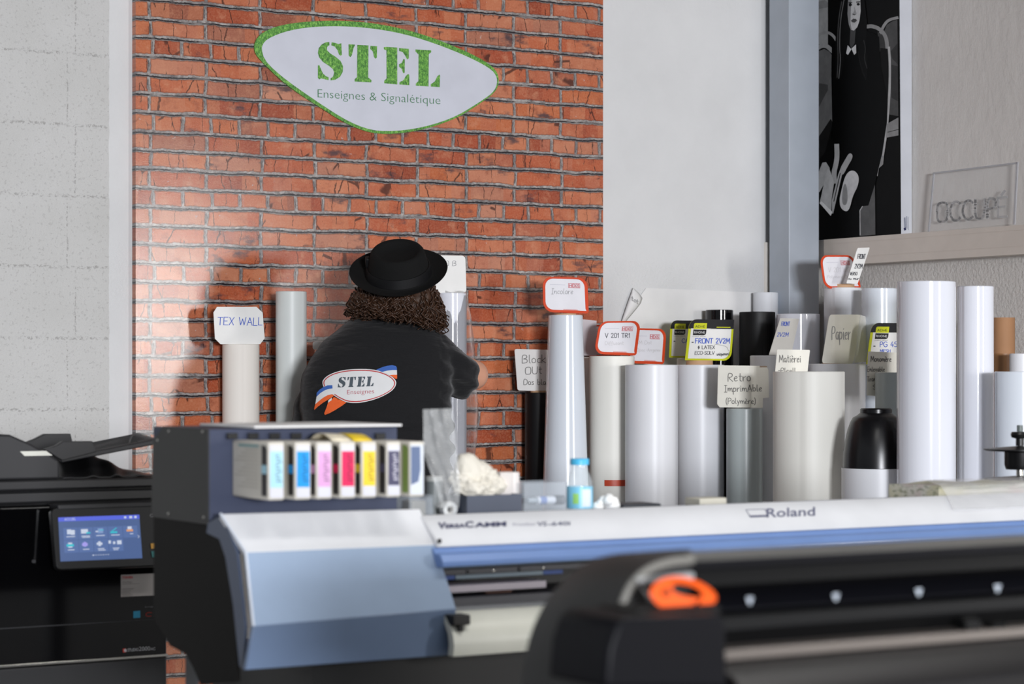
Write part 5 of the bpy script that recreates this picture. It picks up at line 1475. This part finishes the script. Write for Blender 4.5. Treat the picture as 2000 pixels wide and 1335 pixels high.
# ---------------------------------------------------------------- vinyl cutter in the foreground
ct_side = mat('cutter_grey', (46, 46, 46), .55, spec=.3)
ct_navy = mat('cutter_navy', (10, 10, 15), .5, spec=.18)  # made darker for the light blocked from the cutter's front
ct_black = mat('cutter_black', (9, 9, 10), .5, spec=.25)
ct_trim = mat('cutter_trim', (122, 120, 114), .45)
ct_bar = mat('cutter_bar_grey', (104, 102, 98), .42)
def resample(L, n):
    ds = [0]
    for a, b in zip(L[:-1], L[1:]): ds.append(ds[-1] + math.dist(a, b))
    out = []
    for i in range(n):
        s_ = ds[-1] * i / (n - 1)
        k = max(j for j in range(len(ds)) if ds[j] <= s_ + 1e-9)
        k = min(k, len(L) - 2)
        f = (s_ - ds[k]) / max(ds[k + 1] - ds[k], 1e-9)
        out.append(tuple(a + (b - a) * f for a, b in zip(L[k], L[k + 1])))
    return out
arc1 = resample(chaikin([(1196, 1345), (1199, 1215), (1207, 1172), (1224, 1134), (1254, 1105), (1298, 1090), (1345, 1086)], 2), 26)
arc2 = resample(chaikin([(1016, 1345), (1024, 1285), (1038, 1228), (1063, 1176), (1099, 1132), (1144, 1098), (1196, 1080), (1290, 1077), (1352, 1074)], 2), 26)
YF1, YB1 = 2.18, 2.44
s1 = [at(x, y, YF1) for x, y in arc1]
s2 = [at(x, y, YB1) for x, y in arc2]
t = thing('vinyl_cutter', 'dark grey vinyl cutter with a rounded end cover, blurred in the foreground', 'cutting machine', (at(1300, 1300, 2.3).x + .6, 2.3, 0))
CT = t
xr = max(p.x for p in s1) + .002
secs = []
for j in range(7):
    v = j / 6
    sec = []
    for a, b in zip(s1, s2):
        p = a.lerp(b, v)
        out = Vector((-1, 0, .6)).normalized() * (.010 * math.sin(math.pi * v))
        sec.append(p + out)
    sec[-1].x = max(sec[-1].x, xr)
    sec += [Vector((sec[-1].x, sec[0].y, .90)), Vector((sec[0].x, sec[0].y, .90))]
    secs.append(sec)
obj('end_cover', MB().loft(secs), ct_side, t, ang=50, label='rounded dark grey end cover')
obj('cover_trim', MB().tube([p + Vector((.004, -.002, -.004)) for p in s1[8:]], .0050, 12), ct_trim, t, label='light grey curved trim')
bp = [(1206, 1216), (1226, 1206), (1410, 1200), (1419, 1206), (1423, 1345), (1182, 1345), (1189, 1265)]
obj('control_box', MB().prism([at(x, y, 2.06) for x, y in bp], (0, .118, 0)), ct_navy, t, bevel=.006, seg=3)
zl = at(1330, 1200, 2.06).z
obj('display_frame', MB().tube([at(1277, 1178, 2.172), at(1243, 1134, 2.172), at(1352, 1124, 2.172)], .0042, 8), mat('frame_silver', (168, 170, 170), .35), t, label='thin silver frame')
obj('rest_ledge', MB().box(at(1244, 1190, 2.1).x, at(1408, 1190, 2.1).x, 2.10, 2.178, zl - .02, zl + .003), ct_black, t, bevel=.002)
# beam with pinch-roller marks
xb0, xb1 = xr - .001, 3.6
zk = lambda y, Y: at(1675, y, Y).z
obj('top_bar', MB().prismX([(2.20, zk(1079, 2.20)), (2.207, zk(1075, 2.207)), (2.30, zk(1075, 2.207) + .001), (2.30, zk(1090, 2.2)), (2.205, zk(1092, 2.205))], xb0, xb1), ct_bar, t, bevel=.005, label='grey top bar')
obj('bar_front', MB().box(xb0, xb1, 2.199, 2.25, zk(1096, 2.2), zk(1078, 2.2)), ct_navy, t, bevel=.003)
obj('rear_plate', MB().box(xb0, xb1, 2.30, 2.36, .93, zk(1094, 2.2)), ct_black, t)
obj('roller_beam', MB().prismX([(2.23, zk(1140, 2.23)), (2.205, zk(1174, 2.205)), (2.215, zk(1180, 2.215)), (2.29, zk(1180, 2.215)), (2.29, zk(1138, 2.23))], xb0, xb1), ct_navy, t, bevel=.002)
obj('lower_beam', MB().prismX([(2.22, zk(1180, 2.22)), (2.19, zk(1184, 2.19)), (2.185, zk(1210, 2.185)), (2.20, zk(1246, 2.2)), (2.299, zk(1246, 2.2)), (2.299, zk(1182, 2.22))], xb0, xb1), ct_black, t, bevel=.002)
pv_ = plane([], 2.2065)
for x, y in ((1464, 1172), (1632, 1165), (1794, 1155.5), (1948, 1148)):
    o = flat('roller_mark', pv_, [[(x - 6, y - 6), (x + 7, y - 7), (x + 3, y + 7), (x - 1, y + 8)]], mat('mark_white', (180, 188, 198), .5), .0012, t, label='small white roller mark')
rail = mat('cutting_rail', (128, 120, 114), .35, metal=.5)
obj('cutting_rail', MB().box(xb0, xb1, 2.15, 2.36, zk(1270, 2.15), zk(1250, 2.15)), rail, t, bevel=.002)
obj('lower_apron', MB().prismX([(2.15, zk(1272, 2.15)), (2.10, zk(1300, 2.10)), (2.07, zk(1345, 2.07)), (2.07, .82), (2.36, .82), (2.36, zk(1272, 2.15))], xb0, xb1), mat('apron_brown', (22, 20, 21), .45, spec=.3), t, bevel=.003)
for px, py in ((1890, 1222), (1945, 1232)):
    p = at(px, py, 2.17)
    obj('pinch_roller', MB().lathe([(0, -.012), (.011, -.012), (.011, .012), (0, .012)], p, 20, M=Matrix.Rotation(math.radians(90), 3, 'Y')), ct_black, t)
for x in (xb0 + .25, xb1 - .3):
    obj('stand_leg', MB().box(x, x + .07, 2.24, 2.32, .05, .90).box(x, x + .07, 2.0, 2.6, 0, .05), ct_black, t, bevel=.003)
# orange safety cutter resting on the ledge
kp = plane([], 2.125)
outer_ = resample(chaikin([(1269, 1160), (1272, 1146), (1290, 1130), (1318, 1124), (1348, 1128), (1380, 1142), (1399, 1160), (1400, 1173), (1388, 1181), (1340, 1186), (1298, 1189), (1280, 1178), (1269, 1160)], 2), 49)[:-1]
inner_ = resample(chaikin([(1311, 1154), (1312, 1139), (1334, 1139), (1362, 1147), (1383, 1158), (1382, 1168), (1352, 1166), (1326, 1161), (1311, 1154)], 2), 49)[:-1]
n_o = outer_.index(min(outer_, key=lambda p: math.dist(p, inner_[0])))
outer_ = outer_[n_o:] + outer_[:n_o]
rings = [[kp.P(x, y, .008) for x, y in outer_], [kp.P(x, y, .006) for x, y in inner_], [kp.P(x, y, -.006) for x, y in inner_], [kp.P(x, y, -.008) for x, y in outer_]]
mb = MB()
mb.loft(rings + [rings[0]], cap=False)
t = thing('safety_cutter', 'orange loop-handled safety cutter lying on the vinyl cutter', 'knife', (at(1335, 1188, 2.125).x, 2.125, zl + .003))
obj('handle', mb, mat('orange_plastic', (240, 92, 24), .35), t, bevel=.003)
obj('hole_plug', MB().lathe([(0, -.0095), (.0045, -.0095), (.0045, .0095), (0, .0095)], kp.P(1293, 1155), 20, M=Matrix.Rotation(math.radians(90), 3, 'X')), mat('hole_shade', (120, 50, 24), .4), t)  # dark plug painted as the shade inside a small round hole

# ---------------------------------------------------------------- the person, seen from behind
YP = 7.0
org = at(760, 720, YP)
dP = org.x * S + org.y * C
KP = F / dP
lx = lambda px: (px - 760) / KP
lz = lambda py: HC + (720 - py) / KP
MP = Matrix.Rotation(-TH, 4, 'Z')
def remesh(name, mb, vox, smooth_it, m, parent):
    o = obj(name, mb, m, None, merge=False)
    o.location = (0, 0, 0)
    r = o.modifiers.new('r', 'REMESH'); r.mode = 'VOXEL'; r.voxel_size = vox
    s_ = o.modifiers.new('s', 'SMOOTH'); s_.factor = .5; s_.iterations = smooth_it
    dg = bpy.context.evaluated_depsgraph_get()
    me = bpy.data.meshes.new_from_object(o.evaluated_get(dg))
    bpy.data.objects.remove(o)
    me.name = name
    me.materials.clear(); me.materials.append(m)
    me.shade_smooth()
    o = bpy.data.objects.new(name, me)
    COL.objects.link(o)
    if parent is not None:
        o.parent = parent
    ROOT[o] = Vector()
    return o
skin = mat('skin', (206, 152, 126), .5, spec=.35)
hx = lx(778)
b = MB()
# head on its neck, tipped back; the face looks away from the camera
HZ = lz(566)
hc = Vector((hx, .02, HZ))
b.ball(hc, (.074, .092, .098), 20, 14, M=Matrix.Rotation(math.radians(20), 3, 'X'))
b.ball(hc + Vector((0, .035, -.06)), (.058, .066, .06), 16, 10)
b.ball(hc + Vector((0, .115, -.02)), (.013, .02, .022), 10, 8)                       # nose
b.ball(hc + Vector((0, .100, -.062)), (.022, .012, .008), 10, 8)                     # mouth
for s_ in (-1, 1):
    b.ball(hc + Vector((s_ * .070, .01, -.042)), (.012, .02, .028), 10, 8)             # ears
b.capsule(hc + Vector((0, -.01, -.05)), (lx(755), .035, lz(640)), .058, .066)
# trunk
for z, xl_, xr_, yc, ry in ((lz(664), 690, 825, .04, .075), (lz(700), 640, 855, .03, .11), (lz(740), 600, 872, .02, .14), (lz(800), 602, 870, .01, .15), (1.05, 608, 862, 0, .155), (.95, 606, 858, 0, .16), (.88, 612, 850, 0, .155)):
    b.ball(((lx(xl_) + lx(xr_)) / 2, yc, z), ((lx(xr_) - lx(xl_)) / 2 * .93, ry * .93, .075), 20, 12)
# right arm out to the side and forward to the roll, left arm down and forward
shR, elR, wrR = Vector((lx(852), .04, lz(700))), Vector((lx(923), .20, lz(732))), Vector((.225, .46, lz(705)))
b.capsule(shR, elR, .05, .054); b.capsule(elR, wrR, .050, .030)
shL, elL, wrL = Vector((lx(640), .04, lz(730))), Vector((lx(596), .12, lz(850))), Vector((.05, .42, lz(815)))
b.capsule(shL, elL, .05, .05); b.capsule(elL, wrL, .048, .030)
def hand(w, dirv, palm, thumb_side):
    f = dirv.normalized()
    n_ = palm.normalized()
    s_ = f.cross(n_).normalized()
    for q in (-.5, -.17, .17, .5):
        b.capsule(w + f * .01 + s_ * q * .03, w + f * .085 + s_ * q * .065, .016, .012)
    for q, L1, L2 in ((-.5, .030, .026), (-.17, .036, .034), (.17, .038, .032), (.5, .034, .028)):
        k0 = w + f * .088 + s_ * q * .072
        k1 = k0 + (f * .85 + n_ * .5) .normalized() * L1
        k2 = k1 + (f * .35 + n_ * .95).normalized() * L2
        k3 = k2 + (f * -.1 + n_).normalized() * .018
        b.capsule(k0, k1, .0098, .0088); b.capsule(k1, k2, .0088, .0080); b.capsule(k2, k3, .0080, .0072)
    t0 = w + f * .025 + s_ * thumb_side * .030
    t1 = t0 + (f * .5 + s_ * thumb_side * .7 + n_ * .3).normalized() * .042
    t2 = t1 + (f * .8 + s_ * thumb_side * .1 + n_ * .5).normalized() * .032
    b.capsule(t0, t1, .014, .0105); b.capsule(t1, t2, .0105, .0085)
hand(wrR, Vector((-.15, 1, .05)), Vector((-1, .1, 0)), 1)
hand(wrL, Vector((.5, 1, .05)), Vector((1, -.3, 0)), -1)
# legs
FZ = HC - HC * YP / 7.32
for s_ in (-1, 1):
    hip = Vector((lx(735) + s_ * .095, 0, .88)); kn = Vector((lx(735) + s_ * .11, .02, .48)); an = Vector((lx(735) + s_ * .12, -.01, .09 + FZ))
    b.capsule(hip, kn, .098, .064); b.capsule(kn, an, .062, .042)
    b.capsule(an + Vector((0, 0, -.045)), an + Vector((s_ * .02, .15, -.055)), .04, .032)
body = remesh('person', b, .0065, 4, skin, None)
PS = 7.32 / YP                                       # the build is scaled up to where the person stands
body.scale = (PS,) * 3
body.location = (org.x * PS, org.y * PS, HC - HC * PS)
body.rotation_euler = (0, 0, -TH)
tag(body, 'person in black t-shirt and black hat seen from behind, reaching to a roll', 'person')
bpy.context.view_layer.update()
def pobj(nm, mb, m, **k): return obj(nm, mb, m, body, local=True, **k)
eye = MB()
for s_ in (-1, 1):
    eye.ball(hc + Vector((s_ * .031, .093, .012)), .0115, 12, 8)
pobj('eyes', eye, mat('eye_white', (226, 222, 216), .3))

# t-shirt: lofted trunk and sleeves grown into one cloth
sh = MB()
prof = [(613, 704, 798, .055, .055), (622, 684, 822, .05, .075), (634, 668, 842, .045, .095), (648, 651, 856, .04, .112), (668, 626, 872, .035, .128), (700, 603, 884, .028, .146), (730, 590, 885, .02, .158), (756, 586, 883, .015, .166), (790, 586, 882, .01, .172), (826, 590, 884, .005, .176)]
secs = []
def ring(z, xl_, xr_, yc, ry, n_=48):
    out = []
    cx_, rx_ = (xl_ + xr_) / 2, (xr_ - xl_) / 2
    for k in range(n_):
        a = 2 * math.pi * k / n_
        ca, sa = math.cos(a), math.sin(a)
        e = 2 / 2.35
        out.append(Vector((cx_ + rx_ * math.copysign(abs(ca) ** e, ca), yc + ry * math.copysign(abs(sa) ** e, sa), z)))
    return out
for py, a, c_, yc, ry in prof: secs.append(ring(lz(py), lx(a), lx(c_), yc, ry))
for z, a, c_ in ((1.06, 592, 884), (.97, 594, 882), (.86, 598, 876), (.80, 600, 872)): secs.append(ring(z, lx(a), lx(c_), 0, .178))
sh.loft(secs)
sh.capsule((lx(846), .04, lz(686)), (lx(890), .12, lz(728)), .074, .080, 10)
sh.capsule((lx(878), .08, lz(718)), (lx(893), .125, lz(735)), .077, .080, 6)
sh.capsule((lx(642), .04, lz(726)), (lx(604), .08, lz(800)), .066, .066, 10)
sh.capsule((lx(604), .08, lz(800)), (lx(600), .10, lz(845)), .066, .070, 4)
black_cloth = NT('black_cotton')
wv = black_cloth.noise(black_cloth.pos, 420, 2)
fold = black_cloth.noise(black_cloth.vec(black_cloth.math('MULTIPLY', black_cloth.X, 5.0), black_cloth.math('MULTIPLY', black_cloth.Y, 5.0), black_cloth.math('MULTIPLY', black_cloth.Z, 20.0)), 1.0, 3, .55)
black_cloth.bump(black_cloth.math('ADD', black_cloth.math('MULTIPLY', fold, 6.0), black_cloth.math('MULTIPLY', wv, .25)), .5, .006)
cl = black_cloth.ramp(wv, [(.3, (18, 18, 20)), (.7, (26, 26, 28))])
black_cloth.t.links.new(cl, black_cloth.b.inputs['Base Color'])
black_cloth.b.inputs['Roughness'].default_value = .85
black_cloth.b.inputs['Specular IOR Level'].default_value = .2
black_cloth.b.inputs['Sheen Weight'].default_value = .15
shirt = remesh('t_shirt', sh, .011, 5, black_cloth.m, body)
# real folds across the back and the sleeve
me = shirt.data
for v in me.vertices:
    p = v.co
    f = .0035 * noise.noise(Vector((p.x * 5, p.y * 4, p.z * 22))) + .003 * noise.noise(Vector((p.x * 9 + p.z * 12, p.y * 9, p.z * 9 + 4)))
    if p.x > lx(862): f += .005 * math.sin((p.x * .6 + p.z) * 95)
    low = max(0, lz(760) - p.z)
    f += min(.006, low * .05) * math.sin(p.z * 70 + p.x * 9)
    v.co = p + v.normal * f
me.update()
bvh = BVHTree.FromPolygons([v.co.copy() for v in me.vertices], [list(p.vertices) for p in me.polygons])
def on_back(px, py, lift):
    # straight onto the back, along the view
    x, z = lx(px), lz(py)
    h, n_, _, _ = bvh.ray_cast(Vector((x, -1.5, z)), Vector((0, 1, 0)))
    if h is None: h = Vector((x, -.15, z))
    return h + Vector((0, -lift, 0))
def fine_poly(pts, lim=5.0):
    out = []
    for a, b_ in zip(pts, pts[1:] + pts[:1]):
        n_ = max(1, int(math.dist(a, b_) / lim))
        out += [(a[0] + (b_[0] - a[0]) * i / n_, a[1] + (b_[1] - a[1]) * i / n_) for i in range(n_)]
    return out
def print_on_back(nm, polys, m, lift, parent, step=4.0):
    """polygons (in picture px of the back) triangulated, cut finely and laid on the cloth"""
    me_ = bpy.data.meshes.new(nm)
    bm = bmesh.new()
    for p in polys:
        vs_ = [bm.verts.new((x, y, 0)) for x, y in fine_poly(p, step)]
        if len(vs_) > 2: bm.faces.new(vs_)
    bmesh.ops.triangulate(bm, faces=bm.faces)
    for _ in range(3):
        ed = [e for e in bm.edges if e.calc_length() > step]
        if not ed: break
        bmesh.ops.subdivide_edges(bm, edges=ed, cuts=1)
        bmesh.ops.triangulate(bm, faces=[f for f in bm.faces if len(f.verts) > 3])
    for v in bm.verts: v.co = on_back(v.co.x, v.co.y, lift)
    bm.to_mesh(me_)
    bm.free()
    me_.materials.append(m)
    me_.shade_smooth()
    o = bpy.data.objects.new(nm, me_)
    COL.objects.link(o)
    o.parent = parent
    return o
L10 = lambda L: [(600 + x / 10, 700 + y / 10) for x, y in L]
oval = [(345,460),(370,400),(440,335),(560,275),(720,230),(880,208),(1060,200),(1240,203),(1400,222),(1540,262),(1650,312),(1730,370),(1775,430),(1783,480),(1760,550),(1700,620),(1600,685),(1480,745),(1340,795),(1200,830),(1060,852),(930,852),(830,838),(740,800),(640,745),(560,690),(440,610),(375,550)]
def shrink(L, k, c_): return [(c_[0] + (x - c_[0]) * kx, c_[1] + (y - c_[1]) * ky) for x, y in L for kx, ky in [k]]
cO = (1065, 525)
pw = mat('print_white_cloth', (214, 214, 214), .75)
pr = mat('print_red_cloth', (178, 52, 54), .75)
pbl = mat('print_blue_cloth', (56, 96, 172), .75)
por = mat('print_orange_cloth', (226, 96, 40), .75)
pgr = mat('print_grey_cloth', (72, 82, 90), .75)
em = print_on_back('printed_oval', [L10(closed_smooth(oval, 1))], pw, .0035, shirt)
em['label'] = 'white oval print on the back of the t-shirt'
ROOT[em] = Vector()
print_on_back('red_outline', [L10(closed_smooth(shrink(oval, (.972, .945), cO), 1))], pr, .0042, shirt)
print_on_back('oval_field', [L10(closed_smooth(shrink(oval, (.944, .885), (1065, 522)), 1))], pw, .0049, shirt)
for p in [L10([(1395, 215), (1500, 170), (1600, 140), (1700, 128), (1770, 145), (1788, 175), (1790, 222), (1700, 222), (1600, 235), (1510, 258)]), L10([(240, 735), (242, 660), (300, 600), (380, 545), (460, 515), (550, 512), (556, 575), (480, 585), (400, 612), (310, 670)]), L10([(588, 745), (655, 765), (590, 805)])]:
    print_on_back('ribbon_blue', [p], pbl, .0056, shirt)
for p in [L10([(1510, 258), (1600, 235), (1700, 222), (1790, 222), (1795, 312), (1720, 312), (1650, 318)]), L10([(240, 735), (310, 670), (400, 612), (480, 585), (556, 575), (600, 690), (540, 685), (460, 705), (370, 755), (280, 825), (215, 880)]), L10([(478, 800), (550, 750), (540, 800), (470, 850)]), L10([(590, 805), (655, 765), (765, 812), (690, 860), (600, 910), (475, 950), (560, 850)])]:
    print_on_back('ribbon_white', [p], pw, .0062, shirt)
for p in [L10([(1650, 318), (1720, 312), (1795, 312), (1797, 385), (1770, 392), (1735, 365)]), L10([(215, 880), (280, 825), (370, 755), (460, 705), (540, 685), (590, 705), (560, 740), (470, 790), (370, 850), (270, 925), (200, 990), (195, 960)]), L10([(585, 735), (590, 805), (560, 850), (475, 950), (600, 910), (690, 860), (765, 812), (830, 842), (740, 910), (620, 985), (500, 1050), (410, 1082), (398, 1050), (440, 950), (470, 850), (540, 800)])]:
    print_on_back('ribbon_orange', [p], por, .0068, shirt)
def stel_small(p):
    # the stencil letters of the wall sign, set on the shirt print
    out = []
    for x, y in p:
        u, v = (x - 540) / 922, (y - 238 - (x - 540) * .037) / 300
        bx, by = 668 + u * 690, 360 - u * 40
        out.append((bx - v * 12 + (1 - v) * 10, by + v * (212 - u * 8)))
    return L10(out)
print_on_back('shirt_lettering', [stel_small(p) for p in STEL], pgr, .0062, shirt, step=1.8)
print_on_back('shirt_tagline', [L10(p) for p in typeset('Enseignes', 845, 688, 1362, 665, 92, bold=-.012)], mat('print_rose_cloth', (176, 78, 92), .75), .0062, shirt, step=1.6)

# trousers and shoes
tr = MB()
for s_ in (-1, 1):
    hip = Vector((lx(735) + s_ * .095, 0, .90)); kn = Vector((lx(735) + s_ * .11, .02, .48)); an = Vector((lx(735) + s_ * .12, -.005, .10 + FZ))
    tr.capsule(hip, kn, .118, .085); tr.capsule(kn, an, .085, .07)
tr.ball((lx(735), 0, .90), (.22, .165, .10), 20, 12)
remesh('trousers', tr, .012, 5, mat('dark_denim', (30, 32, 40), .8, bump=(300, .2, .002)), body)
for s_ in (-1, 1):
    an = Vector((lx(735) + s_ * .12, -.01, .05 + FZ))
    f = MB()
    f.capsule(an + Vector((0, -.03, 0)), an + Vector((s_ * .02, .17, -.004)), .048, .044)
    o = remesh('shoe', f, .008, 3, mat('shoe_black', (20, 20, 22), .5), body)

# brown curly hair: a soft core and many curled strands
hair_m = mat('brown_hair', (58, 38, 26), .42, spec=.45, var=(60, .35))
hb_ = MB()
for px, py, y, r in ((778, 584, .0, .098), (806, 590, -.045, .05), (750, 598, -.04, .05), (735, 592, -.01, .066), (814, 582, -.01, .075), (715, 592, .0, .062), (836, 600, .0, .052), (775, 598, -.045, .055), (820, 612, -.035, .05), (735, 598, -.045, .045), (790, 590, -.06, .045), (840, 615, -.02, .045), (708, 600, .03, .05), (838, 600, .04, .048)):
    hb_.ball((lx(px), y, lz(py)), r, 14, 10)
core = remesh('hair', hb_, .009, 3, hair_m, body)
for v in core.data.vertices: v.co -= v.normal * .006
cbvh = BVHTree.FromPolygons([v.co.copy() for v in core.data.vertices], [list(p.vertices) for p in core.data.polygons])
st = MB()
rnd = random.Random(11)
cen = Vector((lx(776), 0, lz(575)))
for i in range(460):
    a = rnd.uniform(math.radians(150), math.radians(390)) if i % 5 else rnd.uniform(0, 2 * math.pi)
    el = rnd.uniform(-.75, .35)
    d = Vector((math.cos(a) * math.cos(el), math.sin(a) * math.cos(el), math.sin(el)))
    h, n_, _, _ = cbvh.ray_cast(cen + d * .6, -d)
    if h is None or h.z > lz(563): continue
    L_ = rnd.uniform(.05, .11)
    low = lz(612 + 34 * max(0, min(1, (h.x - lx(720)) / (lx(850) - lx(720)))) + rnd.uniform(-6, 8))
    L_ = min(L_, max(.02, h.z + .01 - low))
    rad = rnd.uniform(.006, .014)
    turns = rnd.uniform(.9, 1.9) * (1 if rnd.random() < .5 else -1)
    ph = rnd.uniform(0, 6.28)
    out = Vector((d.x, d.y, 0)).normalized()
    tan = Vector((-out.y, out.x, 0))
    path, rr = [], []
    N_ = 15
    for k in range(N_ + 1):
        u = k / N_
        w = h + Vector((0, 0, .012)) - Vector((0, 0, 1)) * L_ * u + out * (.002 + .012 * u * rnd.uniform(.9, 1.1))
        w += (tan * math.cos(ph + turns * 6.28 * u) + out * math.sin(ph + turns * 6.28 * u)) * rad * (.4 + u)
        path.append(w)
        rr.append(.0040 * (1 - .6 * u))
    st.tube(path, rr, 5)
me0 = core.data
bm = bmesh.new()
bm.from_mesh(me0)
vs_ = [bm.verts.new(v) for v in st.v]
for f in st.f:
    try: bm.faces.new([vs_[i] for i in f])
    except ValueError: pass
bm.normal_update()
bm.to_mesh(me0)
bm.free()
me0.shade_smooth()

# black felt hat, tilted back
felt = mat('black_felt', (20, 20, 20), .9, spec=.2, bump=(500, .3, .002))
band = mat('black_ribbon', (15, 15, 17), .55, spec=.3)
Mh = Matrix.Translation((lx(779), -.005, lz(536))) @ Matrix.Rotation(math.radians(30), 4, 'X') @ Matrix.Rotation(math.radians(-2), 4, 'Y')
def brim(p):
    r = math.hypot(p.x, p.y)
    if r > .112:
        u = (r - .112) / .058
        p = Vector((p.x, p.y, p.z + u * u * (.009 * (abs(p.x) / r) ** 2)))
    return p
prof = [(0, .070), (.040, .071), (.060, .076), (.070, .086), (.078, .0925), (.086, .0915), (.092, .084), (.097, .066), (.103, .040), (.110, .012), (.114, .003), (.120, .001), (.140, .003), (.158, .007), (.168, .011), (.1695, .0125), (.168, .0095), (.158, .004), (.140, -.001), (.118, -.003), (.106, .0), (.104, .02), (.095, .06), (.07, .064), (0, .064)]
hm = MB().lathe(prof, seg=72, sy=1.06, f=brim)
hm.v = [Mh @ p for p in hm.v]
hat = pobj('hat', hm, felt, ang=70, label='black felt hat with upturned brim')
bm_ = MB().lathe([(.1135, .003), (.1150, .005), (.1085, .036), (.1060, .036)], seg=64, sy=1.06)
bm_.v = [Mh @ p for p in bm_.v]
hb = obj('hat_band', bm_, band, hat, local=True)
bw = MB().box(-.112, -.098, -.006, .02, .030, .066)
bw.v = [Mh @ p for p in bw.v]
obj('bow', bw, band, hat, local=True, bevel=.003)
